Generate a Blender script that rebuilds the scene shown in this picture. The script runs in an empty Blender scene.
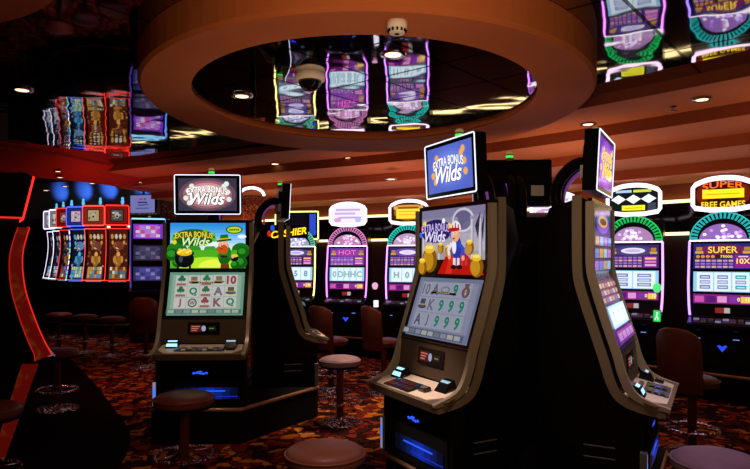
import bpy, math, random
from mathutils import Vector, Matrix
random.seed(7)
C = bpy.context.scene.collection
PI = math.pi
F, U0, V0, EYE = 620.0, 375.0, 258.0, 1.5


def at_z_early(u, v, z):
    d = (z - EYE) * F / (V0 - v)
    return ((u - U0) * d / F, d, z)


def W(u, v, d):
    return Vector(((u - U0) * d / F, d, EYE + (V0 - v) * d / F))


# ------------------------------------------------------------------ materials
_mats = {}


def new_mat(name):
    m = bpy.data.materials.new(name)
    m.use_nodes = True
    return m, m.node_tree.nodes, m.node_tree.links, m.node_tree.nodes['Principled BSDF']


def P(name, col, rough=.5, metal=0., spec=.5, bump=0., bscale=60., coat=0.):
    if name in _mats:
        return _mats[name]
    m, N, L, b = new_mat(name)
    b.inputs['Base Color'].default_value = (*col, 1)
    b.inputs['Roughness'].default_value = rough
    b.inputs['Metallic'].default_value = metal
    b.inputs['Specular IOR Level'].default_value = spec
    b.inputs['Coat Weight'].default_value = coat
    if bump:
        t = N.new('ShaderNodeTexNoise')
        t.inputs['Scale'].default_value = bscale
        t.inputs['Detail'].default_value = 4
        co = N.new('ShaderNodeTexCoord')
        L.new(co.outputs['Object'], t.inputs['Vector'])
        bp = N.new('ShaderNodeBump')
        bp.inputs['Strength'].default_value = bump
        bp.inputs['Distance'].default_value = .01
        L.new(t.outputs['Fac'], bp.inputs['Height'])
        L.new(bp.outputs['Normal'], b.inputs['Normal'])
    _mats[name] = m
    return m


def G(hexs, s=1.0):
    """self-lit coloured surface (screens, neon): glossy black base with emission"""
    key = 'lit_%s_%.2f' % (hexs, s)
    if key in _mats:
        return _mats[key]
    r, g, b_ = [int(hexs[i:i + 2], 16) / 255 for i in (0, 2, 4)]
    lin = [(c / 12.92 if c <= .04045 else ((c + .055) / 1.055) ** 2.4) for c in (r, g, b_)]
    m, N, L, b = new_mat(key)
    b.inputs['Base Color'].default_value = (.004, .004, .004, 1)
    b.inputs['Roughness'].default_value = .12
    b.inputs['Specular IOR Level'].default_value = .3
    b.inputs['Emission Color'].default_value = (*lin, 1)
    b.inputs['Emission Strength'].default_value = s
    _mats[key] = m
    return m


black = P('black_gloss_paint', (.004, .004, .005), .3, spec=.35)
matte = P('black_matte', (.003, .003, .003), .8, spec=.15)
bezel = P('black_bezel', (.006, .006, .008), .2, spec=.5)
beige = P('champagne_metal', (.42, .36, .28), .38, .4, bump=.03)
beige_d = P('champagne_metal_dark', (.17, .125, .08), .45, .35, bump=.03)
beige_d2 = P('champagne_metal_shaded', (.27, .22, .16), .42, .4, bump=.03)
browng = P('bronze_panel', (.1, .065, .042), .4, .3)
deckm = P('deck_cream', (.8, .68, .56), .4, .05, bump=.03)
trimm = P('brass_trim', (.5, .3, .17), .35, .6)
chrome = P('chrome', (.75, .72, .7), .12, 1.0)
greym = P('grey_plastic', (.12, .12, .13), .5)
whitep = P('white_plastic', (.9, .88, .84), .45)


def crystal_mat():
    m, N, L, b = new_mat('faceted_chrome')
    b.inputs['Base Color'].default_value = (.85, .75, .7, 1)
    b.inputs['Metallic'].default_value = 1
    b.inputs['Roughness'].default_value = .06
    co = N.new('ShaderNodeTexCoord')
    v = N.new('ShaderNodeTexVoronoi')
    v.inputs['Scale'].default_value = 38
    L.new(co.outputs['Object'], v.inputs['Vector'])
    bp = N.new('ShaderNodeBump')
    bp.inputs['Strength'].default_value = 1
    bp.inputs['Distance'].default_value = .06
    L.new(v.outputs['Distance'], bp.inputs['Height'])
    L.new(bp.outputs['Normal'], b.inputs['Normal'])
    return m


crystal = crystal_mat()


def leather(name, col, rough=.42):
    m, N, L, b = new_mat(name)
    co = N.new('ShaderNodeTexCoord')
    t = N.new('ShaderNodeTexVoronoi')
    t.inputs['Scale'].default_value = 180
    L.new(co.outputs['Object'], t.inputs['Vector'])
    n = N.new('ShaderNodeTexNoise')
    n.inputs['Scale'].default_value = 9
    L.new(co.outputs['Object'], n.inputs['Vector'])
    r = N.new('ShaderNodeValToRGB')
    r.color_ramp.elements[0].color = (col[0] * .75, col[1] * .75, col[2] * .75, 1)
    r.color_ramp.elements[1].color = (col[0] * 1.2, col[1] * 1.2, col[2] * 1.2, 1)
    L.new(n.outputs['Fac'], r.inputs['Fac'])
    L.new(r.outputs['Color'], b.inputs['Base Color'])
    bp = N.new('ShaderNodeBump')
    bp.inputs['Strength'].default_value = .15
    bp.inputs['Distance'].default_value = .002
    L.new(t.outputs['Distance'], bp.inputs['Height'])
    L.new(bp.outputs['Normal'], b.inputs['Normal'])
    b.inputs['Roughness'].default_value = rough
    b.inputs['Specular IOR Level'].default_value = .35
    return m


maroon = leather('maroon_leather', (.13, .03, .018))
maroon_paled = leather('light_paled_leather', (.3, .2, .27), .5)  # maroon seat leather with the light's pale sheen put into its colour
brownl = leather('brown_leather', (.2, .075, .05))


def carpet_mat(name, dark=1.0):
    m, N, L, b = new_mat(name)
    co = N.new('ShaderNodeTexCoord')
    nz = N.new('ShaderNodeTexNoise')
    nz.inputs['Scale'].default_value = 7
    L.new(co.outputs['Object'], nz.inputs['Vector'])
    mx = N.new('ShaderNodeMixRGB')
    mx.inputs['Fac'].default_value = .16
    L.new(co.outputs['Object'], mx.inputs['Color1'])
    L.new(nz.outputs['Color'], mx.inputs['Color2'])
    v = N.new('ShaderNodeTexVoronoi')
    v.inputs['Scale'].default_value = 13
    L.new(mx.outputs['Color'], v.inputs['Vector'])
    sep = N.new('ShaderNodeSeparateColor')
    L.new(v.outputs['Color'], sep.inputs['Color'])
    r1 = N.new('ShaderNodeValToRGB')
    r1.color_ramp.interpolation = 'CONSTANT'
    e = r1.color_ramp.elements
    e[0].position, e[0].color = 0, (.05, .008, .004, 1)
    e[1].position, e[1].color = .22, (.5, .13, .015, 1)
    for p, c in ((.42, (.16, .012, .006, 1)), (.6, (.02, .006, .004, 1)), (.74, (.62, .22, .03, 1)), (.86, (.25, .03, .01, 1))):
        k = e.new(p)
        k.color = c
    L.new(sep.outputs['Red'], r1.inputs['Fac'])
    v2 = N.new('ShaderNodeTexVoronoi')
    v2.feature = 'DISTANCE_TO_EDGE'
    v2.inputs['Scale'].default_value = 13
    L.new(mx.outputs['Color'], v2.inputs['Vector'])
    r2 = N.new('ShaderNodeValToRGB')
    r2.color_ramp.elements[0].position, r2.color_ramp.elements[0].color = .03, (.05, .05, .05, 1)
    r2.color_ramp.elements[1].position, r2.color_ramp.elements[1].color = .09, (1, 1, 1, 1)
    L.new(v2.outputs['Distance'], r2.inputs['Fac'])
    mu = N.new('ShaderNodeMixRGB')
    mu.blend_type = 'MULTIPLY'
    mu.inputs['Fac'].default_value = 1
    L.new(r1.outputs['Color'], mu.inputs['Color1'])
    L.new(r2.outputs['Color'], mu.inputs['Color2'])
    m2 = N.new('ShaderNodeMixRGB')
    m2.blend_type = 'MULTIPLY'
    m2.inputs['Fac'].default_value = 1
    m2.inputs['Color2'].default_value = (dark, dark, dark, 1)
    L.new(mu.outputs['Color'], m2.inputs['Color1'])
    L.new(m2.outputs['Color'], b.inputs['Base Color'])
    b.inputs['Roughness'].default_value = .95
    b.inputs['Specular IOR Level'].default_value = .1
    f = N.new('ShaderNodeTexNoise')
    f.inputs['Scale'].default_value = 300
    L.new(co.outputs['Object'], f.inputs['Vector'])
    bp = N.new('ShaderNodeBump')
    bp.inputs['Strength'].default_value = .4
    bp.inputs['Distance'].default_value = .005
    L.new(f.outputs['Fac'], bp.inputs['Height'])
    L.new(bp.outputs['Normal'], b.inputs['Normal'])
    return m


def mirror_mat(name, tile=1.15, tint=(.5, .48, .5), wob=.03):
    """smoked mirror tiles with dark diagonal seams and a slight waviness"""
    m, N, L, b = new_mat(name)
    co = N.new('ShaderNodeTexCoord')
    mp = N.new('ShaderNodeMapping')
    mp.inputs['Rotation'].default_value = (0, 0, math.radians(40))
    L.new(co.outputs['Object'], mp.inputs['Vector'])
    br = N.new('ShaderNodeTexBrick')
    br.offset = 0
    br.inputs['Scale'].default_value = 1
    br.inputs['Brick Width'].default_value = tile
    br.inputs['Row Height'].default_value = tile
    br.inputs['Mortar Size'].default_value = .012
    br.inputs['Mortar Smooth'].default_value = 0
    br.inputs['Color1'].default_value = (*tint, 1)
    br.inputs['Color2'].default_value = (tint[0] * .9, tint[1] * .9, tint[2] * .9, 1)
    br.inputs['Mortar'].default_value = (.01, .01, .01, 1)
    L.new(mp.outputs['Vector'], br.inputs['Vector'])
    L.new(br.outputs['Color'], b.inputs['Base Color'])
    b.inputs['Metallic'].default_value = 1
    b.inputs['Roughness'].default_value = .035
    n = N.new('ShaderNodeTexNoise')
    n.inputs['Scale'].default_value = 2.6
    n.inputs['Detail'].default_value = 1
    L.new(co.outputs['Object'], n.inputs['Vector'])
    bp = N.new('ShaderNodeBump')
    bp.inputs['Strength'].default_value = wob
    bp.inputs['Distance'].default_value = .12
    L.new(n.outputs['Fac'], bp.inputs['Height'])
    L.new(bp.outputs['Normal'], b.inputs['Normal'])
    return m


def plaster(name, col, rough=.75):
    m, N, L, b = new_mat(name)
    co = N.new('ShaderNodeTexCoord')
    n = N.new('ShaderNodeTexNoise')
    n.inputs['Scale'].default_value = 1.6
    n.inputs['Detail'].default_value = 5
    L.new(co.outputs['Object'], n.inputs['Vector'])
    r = N.new('ShaderNodeValToRGB')
    r.color_ramp.elements[0].position = .3
    r.color_ramp.elements[0].color = (col[0] * .85, col[1] * .85, col[2] * .85, 1)
    r.color_ramp.elements[1].position = .7
    r.color_ramp.elements[1].color = (*col, 1)
    L.new(n.outputs['Fac'], r.inputs['Fac'])
    L.new(r.outputs['Color'], b.inputs['Base Color'])
    b.inputs['Roughness'].default_value = rough
    b.inputs['Specular IOR Level'].default_value = .25
    return m


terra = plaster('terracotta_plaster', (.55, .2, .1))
terra_d = plaster('dark_and_shaded_terracotta', (.28, .075, .035))
redpl = plaster('oxblood_plaster', (.45, .035, .02))
ringm = plaster('ring_plaster', (.58, .17, .055))
wallm = plaster('dark_brown_wall', (.035, .014, .01), .5)
panelm = P('black_glass_panel', (.004, .003, .004), .1, spec=.5)
side_gold = None


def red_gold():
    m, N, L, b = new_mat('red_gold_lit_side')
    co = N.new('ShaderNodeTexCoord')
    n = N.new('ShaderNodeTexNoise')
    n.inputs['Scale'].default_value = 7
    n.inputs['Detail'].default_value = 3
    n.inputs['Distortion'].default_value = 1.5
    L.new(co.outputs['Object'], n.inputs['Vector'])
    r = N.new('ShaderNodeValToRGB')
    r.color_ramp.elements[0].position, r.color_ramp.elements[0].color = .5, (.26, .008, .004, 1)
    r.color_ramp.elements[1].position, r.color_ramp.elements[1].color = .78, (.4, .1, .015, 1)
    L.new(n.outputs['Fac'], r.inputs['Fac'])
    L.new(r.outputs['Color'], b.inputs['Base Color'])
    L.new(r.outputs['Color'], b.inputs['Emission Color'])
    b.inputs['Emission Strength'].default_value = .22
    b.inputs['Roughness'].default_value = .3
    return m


redgold = red_gold()

# ------------------------------------------------------------------ mesh builder


def rr(w, h, r, n=5, cx=0, cy=0):
    pts = []
    for qx, qy, a0 in ((1, 1, 0), (-1, 1, 90), (-1, -1, 180), (1, -1, 270)):
        for k in range(n + 1):
            a = math.radians(a0 + 90 * k / n)
            pts.append((cx + qx * (w / 2 - r) + r * math.cos(a), cy + qy * (h / 2 - r) + r * math.sin(a)))
    return pts


def ellp(cx, cy, rx, ry, n=24, a0=0, a1=360):
    full = abs(a1 - a0) >= 360
    m = n if full else n + 1
    return [(cx + rx * math.cos(math.radians(a0 + (a1 - a0) * k / n)), cy + ry * math.sin(math.radians(a0 + (a1 - a0) * k / n))) for k in range(m)]


def spline(pts, n=6):
    pts = [Vector(p) for p in pts]
    out = []
    for i in range(len(pts) - 1):
        p0 = pts[max(i - 1, 0)]
        p1, p2 = pts[i], pts[i + 1]
        p3 = pts[min(i + 2, len(pts) - 1)]
        for k in range(n):
            t = k / n
            out.append(.5 * ((2 * p1) + (p2 - p0) * t + (2 * p0 - 5 * p1 + 4 * p2 - p3) * t * t + (3 * p1 - p0 - 3 * p2 + p3) * t ** 3))
    out.append(pts[-1])
    return out


_glyph = {}


def glyphs(s, bold=0.02, shear=0.):
    key = (s, bold, shear)
    if key in _glyph:
        return _glyph[key]
    cu = bpy.data.curves.new('t', 'FONT')
    cu.body = s
    cu.size = 1
    cu.offset = bold
    cu.shear = shear
    cu.resolution_u = 3
    cu.align_x = 'CENTER'
    o = bpy.data.objects.new('t', cu)
    C.objects.link(o)
    dg = bpy.context.evaluated_depsgraph_get()
    me = bpy.data.meshes.new_from_object(o.evaluated_get(dg))
    vs = [tuple(v.co) for v in me.vertices]
    fs = [tuple(p.vertices) for p in me.polygons]
    bpy.data.objects.remove(o)
    bpy.data.curves.remove(cu)
    bpy.data.meshes.remove(me)
    _glyph[key] = (vs, fs)
    return vs, fs


class MB:
    def __init__(self):
        self.v, self.f, self.m, self.s = [], [], [], []
        self.mats = []
        self.M = Matrix.Identity(4)
        self.layer = 0.0

    def mi(self, mat):
        if mat not in self.mats:
            self.mats.append(mat)
        return self.mats.index(mat)

    def add(self, vs, fs, mat, smooth=False):
        o = len(self.v)
        self.v += [tuple(self.M @ Vector(p)) for p in vs]
        k = self.mi(mat)
        for f in fs:
            self.f.append([i + o for i in f])
            self.m.append(k)
            self.s.append(smooth)
        return self

    def box(self, c, s, mat, top=1.0):
        x, y, z = c
        a, b, d = s[0] / 2, s[1] / 2, s[2] / 2
        vs = [(x + i * a * (top if k > 0 else 1), y + j * b * (top if k > 0 else 1), z + k * d) for k in (-1, 1) for j in (-1, 1) for i in (-1, 1)]
        return self.add(vs, [(0, 2, 3, 1), (4, 5, 7, 6), (0, 1, 5, 4), (2, 6, 7, 3), (0, 4, 6, 2), (1, 3, 7, 5)], mat)

    def prism(self, pts, t0, t1, mat, axis='z', cap=None, smooth=False):
        n = len(pts)

        def P3(p, t):
            return {'z': (p[0], p[1], t), 'x': (t, p[0], p[1]), 'y': (p[0], t, p[1])}[axis]
        vs = [P3(p, t0) for p in pts] + [P3(p, t1) for p in pts]
        self.add(vs, [(i, (i + 1) % n, (i + 1) % n + n, i + n) for i in range(n)], mat, smooth)
        self.add(vs[:n], [tuple(reversed(range(n)))], cap or mat)
        self.add(vs[n:], [tuple(range(n))], cap or mat)
        return self

    def tube(self, path, r, mat, n=8, closed=False):
        path = [Vector(p) for p in path]
        m = len(path)
        vs = []
        up = None
        for i, p in enumerate(path):
            a = path[(i - 1) % m] if closed or i > 0 else p
            b = path[(i + 1) % m] if closed or i < m - 1 else p
            t = (b - a).normalized()
            if up is None:
                up = Vector((0, 0, 1)) if abs(t.z) < .9 else Vector((0, 1, 0))
            sx = t.cross(up)
            if sx.length < 1e-6:
                sx = t.orthogonal()
            sx.normalize()
            up = sx.cross(t).normalized()
            for k in range(n):
                an = 2 * PI * k / n
                vs.append(p + sx * r * math.cos(an) + up * r * math.sin(an))
        fs = []
        for i in range(m if closed else m - 1):
            j = (i + 1) % m
            for k in range(n):
                fs.append((i * n + k, i * n + (k + 1) % n, j * n + (k + 1) % n, j * n + k))
        if not closed:
            fs += [tuple(reversed(range(n))), tuple(range((m - 1) * n, m * n))]
        return self.add(vs, fs, mat, True)

    def lathe(self, prof, mat, n=24, c=(0, 0, 0), smooth=True):
        vs = []
        for r, z in prof:
            for k in range(n):
                a = 2 * PI * k / n
                vs.append((c[0] + r * math.cos(a), c[1] + r * math.sin(a), c[2] + z))
        fs = []
        for i in range(len(prof) - 1):
            for k in range(n):
                fs.append((i * n + k, i * n + (k + 1) % n, (i + 1) * n + (k + 1) % n, (i + 1) * n + k))
        if prof[0][0] > 1e-5:
            fs.append(tuple(reversed(range(n))))
        if prof[-1][0] > 1e-5:
            fs.append(tuple(range((len(prof) - 1) * n, len(prof) * n)))
        return self.add(vs, fs, mat, smooth)

    # --- flat artwork: local x right, y up, z out of the panel
    def flat(self, pts, mat, step=.0005):
        self.layer += step
        return self.add([(p[0], p[1], self.layer) for p in pts], [tuple(range(len(pts)))], mat)

    def rect(self, x0, y0, x1, y1, mat):
        return self.flat([(x0, y0), (x1, y0), (x1, y1), (x0, y1)], mat)

    def ell(self, cx, cy, rx, ry, mat, n=18, a0=0, a1=360):
        return self.flat(ellp(cx, cy, rx, ry, n, a0, a1), mat)

    def band(self, path, w, mat):
        pts = [Vector(p) for p in path]
        l, r = [], []
        for i, p in enumerate(pts):
            t = (pts[min(i + 1, len(pts) - 1)] - pts[max(i - 1, 0)]).normalized()
            nn = Vector((-t.y, t.x))
            l.append(p + nn * w / 2)
            r.append(p - nn * w / 2)
        self.layer += .0005
        n = len(pts)
        return self.add([(p.x, p.y, self.layer) for p in l + r], [(i, i + n, i + n + 1, i + 1) for i in range(n - 1)], mat)

    def text(self, s, cx, cy, h, mat, bold=.02, shear=0., w=None, rot=0., arc=0.):
        vs, fs = glyphs(s, bold, shear)
        if not vs:
            return self
        x0, x1 = min(v[0] for v in vs), max(v[0] for v in vs)
        y0, y1 = min(v[1] for v in vs), max(v[1] for v in vs)
        sy = h / max(y1 - y0, .3)
        sx = (w / (x1 - x0)) if w else sy
        self.layer += .0005
        ca, sa = math.cos(rot), math.sin(rot)
        out = []
        for v in vs:
            x = (v[0] - (x0 + x1) / 2) * sx
            y = (v[1] - (y0 + y1) / 2) * sy
            if arc:
                half = (x1 - x0) * sx / 2
                y -= arc * (x / half) ** 2
            out.append((cx + x * ca - y * sa, cy + x * sa + y * ca, self.layer))
        return self.add(out, fs, mat)

    def otext(self, s, cx, cy, h, mat, omat, ob=.07, **k):
        kw = dict(k)
        kw.pop('bold', None)
        self.text(s, cx, cy, h * (1 + ob), omat, bold=ob, **kw)
        return self.text(s, cx, cy, h, mat, **k)

    def build(self, name, parent=None, bevel=0., loc=None, rz=None):
        me = bpy.data.meshes.new(name)
        me.from_pydata(self.v, [], self.f)
        for m in self.mats:
            me.materials.append(m)
        me.polygons.foreach_set('material_index', self.m)
        me.polygons.foreach_set('use_smooth', self.s)
        me.update()
        o = bpy.data.objects.new(name, me)
        C.objects.link(o)
        if parent:
            o.parent = parent
        if loc is not None:
            o.location = loc
        if rz is not None:
            o.rotation_euler = (0, 0, rz)
        if bevel:
            md = o.modifiers.new('b', 'BEVEL')
            md.width = bevel
            md.segments = 2
            md.limit_method = 'ANGLE'
        return o


def tag(o, label=None, cat=None, group=None, kind=None):
    if label:
        o['label'] = label
    if cat:
        o['category'] = cat
    if group:
        o['group'] = group
    if kind:
        o['kind'] = kind
    return o


def thing(name, label, cat, loc, rz=0., group=None):
    o = bpy.data.objects.new(name, None)
    o.empty_display_size = .1
    C.objects.link(o)
    o.location = loc
    o.rotation_euler = (0, 0, rz)
    return tag(o, label, cat, group)


def copy_tree(src, loc, rz, label, group=None):
    r = src.copy()
    C.objects.link(r)
    r.location = loc
    r.rotation_euler = (0, 0, rz)
    r['label'] = label
    if group:
        r['group'] = group
    for ch in list(src.children):
        c = ch.copy()
        C.objects.link(c)
        c.parent = r
        for g in ch.children:
            d = g.copy()
            C.objects.link(d)
            d.parent = c
    return r


def panel(y, z, tilt=0., x=0., yaw=0.):
    """matrix of a screen whose plane faces local -y: panel x->x, panel y->up, panel z->toward the viewer"""
    return Matrix.Translation((x, y, z)) @ Matrix.Rotation(yaw, 4, 'Z') @ Matrix.Rotation(PI / 2 - tilt, 4, 'X')


def facing(deg):
    return math.radians(deg + 90)

# ------------------------------------------------------------------ room shell


def structure(mb, name, bevel=0.):
    return tag(mb.build(name, bevel=bevel), kind='structure')


mb = MB()
mb.add([(-14, -3, 0), (12, -3, 0), (12, 18, 0), (-14, 18, 0)], [(0, 1, 2, 3)], carpet_mat('patterned_carpet'))
structure(mb, 'floor')

# dark sheet painted as the shade on the carpet beside the red machine
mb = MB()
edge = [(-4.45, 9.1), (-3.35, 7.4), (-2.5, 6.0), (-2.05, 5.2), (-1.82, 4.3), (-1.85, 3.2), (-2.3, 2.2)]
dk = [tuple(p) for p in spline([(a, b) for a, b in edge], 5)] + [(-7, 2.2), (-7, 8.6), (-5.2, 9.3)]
mb.prism(dk, .001, .006, P('shade_black_carpet', (.006, .002, .002), .95, spec=.05))
structure(mb, 'floor_shade_sheet')

# mirrored ceiling
ceil_edge = [(-9, 4.8), (-5.9, 7.1), (-4.5, 8.3), (-4.05, 9.45), (-3.2, 10.05), (-2.3, 9.1), (-1.63, 8.15), (0, 6.85), (1.85, 5.5), (2.95, 4.65), (4.5, 3.3), (6.2, 1.5)]
ce = [tuple(p) for p in spline(ceil_edge, 5)]
ZC = 2.93
mb = MB()
mb.prism(ce + [(6, -3), (-9, -3)], ZC, ZC + .08, black, cap=mirror_mat('smoked_mirror_tiles'))
structure(mb, 'ceiling')

OC, IC = (-.055, 5.1, 1.73, 2.06), (-.077, 4.89, 1.298, 1.503)
mb = MB()
N = 96
o_ = ellp(*OC, N)
i_ = ellp(*IC, N)
zb, zt = 2.72, ZC - .002
rd = .02
rings = [([(x, y) for x, y in o_], zt), (o_, zb + rd), ([(x * 1 - (x - OC[0]) * .012, y - (y - OC[1]) * .012) for x, y in o_], zb), (i_, zb), ([(x + (x - IC[0]) * .012, y + (y - IC[1]) * .012) for x, y in i_], zb + .012), ([(x + (x - IC[0]) * .012, y + (y - IC[1]) * .012) for x, y in i_], zb + .05)]
for a in range(5):
    vs = [(x, y, rings[a][1]) for x, y in rings[a][0]] + [(x, y, rings[a + 1][1]) for x, y in rings[a + 1][0]]
    mb.add(vs, [(k, (k + 1) % N, (k + 1) % N + N, k + N) for k in range(N)], ringm, a in (1, 3))
structure(mb, 'trim_1')
mb = MB()
mb.M = Matrix.Translation((0, IC[1], zb + .03)) @ Matrix.Rotation(.009, 4, 'X')
mb.prism(ellp(IC[0], 0, IC[2] + .05, IC[3] + .05, N), 0, .015, black, cap=mirror_mat('smoked_mirror_dome', .55, (.66, .62, .66), .032))
structure(mb, 'ceiling_recess')

# second round soffit, only its edge is in view at the top left
mb = MB()
mb.prism(ellp(-2.1, 1.9, 1.05, .95, 64), 2.55, ZC - .002, plaster('dim_red_soffit', (.3, .06, .03)))
structure(mb, 'trim_2', .02)

# back wall (a faceted sweep) and stepped soffits running along it
wall_raw = [(-9.2, 15.2), (-6.9, 14.2), (-5.0, 13.4), (-3.4, 12.3), (-1.6, 11.15), (-.3, 10.35), (.75, 9.75), (2.5, 8.65), (3.45, 7.75), (4.2, 6.95), (5.4, 5.6), (6.6, 4.0), (8, 1.5)]


def offset_path(pts, d):
    out = []
    for i in range(len(pts)):
        a = Vector(pts[max(i - 1, 0)])
        b = Vector(pts[min(i + 1, len(pts) - 1)])
        t = (b - a).normalized()
        nn = Vector((t.y, -t.x))
        p = Vector(pts[i])
        out.append((p.x + nn.x * d, p.y + nn.y * d))
    return out


def ribbon(path, z0, z1, mat, name, kind='structure'):
    m_ = MB()
    n = len(path)
    m_.add([(x, y, z0) for x, y in path] + [(x, y, z1) for x, y in path], [(i, i + 1, i + 1 + n, i + n) for i in range(n - 1)], mat)
    return tag(m_.build(name), kind=kind)


wall_pts = offset_path(wall_raw, -.22)
ribbon(wall_pts, 0, 3.5, wallm, 'wall_back')
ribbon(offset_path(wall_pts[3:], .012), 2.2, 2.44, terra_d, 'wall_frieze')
ribbon(offset_path(wall_pts[:5], .02), 2.45, 3.3, plaster('pale_catch_plaster', (.3, .3, .33)), 'wall_catch_strip_left')  # paler strip added over the dark wall to catch the blue spots
ribbon([(-9.2, 15.2), (-11, 11), (-11, -3)], 0, 3.5, wallm, 'wall_left')
ribbon([(8, 1.5), (8, -3)], 0, 3.5, wallm, 'wall_right')
# glossy black band between the light strips
ribbon(offset_path(wall_pts, .05), 1.8, 2.2, panelm, 'wall_panel')

wp = wall_pts[3:]
tr = 3
nst = 4
for k in range(nst):
    d0 = .02 + k * .72
    d1 = d0 + .72
    a, b = offset_path(wp, d0), offset_path(wp, d1)
    z = 2.42 + k * .132
    m_ = MB()
    n = len(a)
    # sloping soffit face, then the riser, its shade put into a darker colour
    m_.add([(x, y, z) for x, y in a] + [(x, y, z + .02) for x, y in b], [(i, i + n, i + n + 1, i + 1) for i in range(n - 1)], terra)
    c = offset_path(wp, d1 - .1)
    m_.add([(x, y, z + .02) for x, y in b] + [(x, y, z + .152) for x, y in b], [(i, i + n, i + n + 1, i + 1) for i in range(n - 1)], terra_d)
    tag(m_.build('trim_%d' % tr), kind='structure')
    tr += 1
# flat above the last step up to the mirrors
m_ = MB()
a = offset_path(wp, 2.85)
m_.prism([(x, y) for x, y in a] + [(6.2, 1.5), (4.5, 3.3), (2.95, 4.65), (1.85, 5.5), (0, 6.85), (-1.63, 8.15), (-2.3, 9.1)], ZC - .004, ZC + .05, terra_d)
tag(m_.build('trim_%d' % tr), kind='structure')
tr += 1
# red soffit over the far left bank
m_ = MB()
le = [tuple(p) for p in spline([(-9, 4.8), (-5.9, 7.1), (-4.5, 8.3), (-4.05, 9.45), (-3.2, 10.05), (-2.3, 9.1)], 5)]
lb = [(x - .75 * max(0, (9.6 - y) / 5), y + 1.1) for x, y in le]
n = len(le)
m_.add([(x, y, ZC - .02) for x, y in le] + [(x, y, 2.68) for x, y in lb] + [(x, y + .03, 3.3) for x, y in lb] + [(x, y, ZC + .03) for x, y in le],
       [(i, i + n, i + n + 1, i + 1) for i in range(n - 1)] + [(i + n, i + 2 * n, i + 2 * n + 1, i + n + 1) for i in range(n - 1)] + [(i + 3 * n, i, i + 1, i + 1 + 3 * n) for i in range(n - 1)], redpl)
tag(m_.build('trim_%d' % tr), kind='structure')

m_ = MB()
m_.prism([(-11.2, 5.5), (-5, 9.2), (-1.0, 9.6), (-1.0, 16), (-11.2, 16)], 3.3, 3.35, matte)
tag(m_.build('ceiling_high'), kind='structure')

# light strips
for z, nm, lab in ((2.2, 'light_strip', 'warm white LED strip along the top of the black wall band'), (1.8, 'light_strip', 'warm white LED strip along the bottom of the black wall band')):
    m_ = MB()
    pth = [(x, y, z) for x, y in offset_path(wall_pts[1:12], .075)]
    m_.tube(pth, .022, G('ffdf9a', 2.6), 6)
    tag(m_.build(nm), lab, 'light strip')

# ------------------------------------------------------------------ machine kinds
cw = lambda h, s=1.0: G(h, s)


def candle(parent, x, y, z, lit='30d040', s=1.6, top='d8b070'):
    m_ = MB()
    m_.lathe([(.03, 0), (.03, .014), (.025, .018)], greym, 14, (x, y, z))
    m_.lathe([(.025, .018), (.026, .036)], G(lit, s), 14, (x, y, z))
    m_.lathe([(.026, .036), (.028, .04), (.028, .044), (.025, .044)], greym, 14, (x, y, z))
    m_.lathe([(.025, .044), (.025, .058), (.016, .066), (0, .066)], G(top, .35), 14, (x, y, z))
    return m_.build('signal_lamp', parent)


def deck_buttons(m_, x0, x1, y0, y1, nx, ny, z, cols):
    for i in range(nx):
        for j in range(ny):
            m_.box((x0 + (x1 - x0) * (i + .5) / nx, y0 + (y1 - y0) * (j + .5) / ny, z), ((x1 - x0) / nx * .78, (y1 - y0) / ny * .7, .006), cols[(i * 3 + j) % len(cols)])


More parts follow.
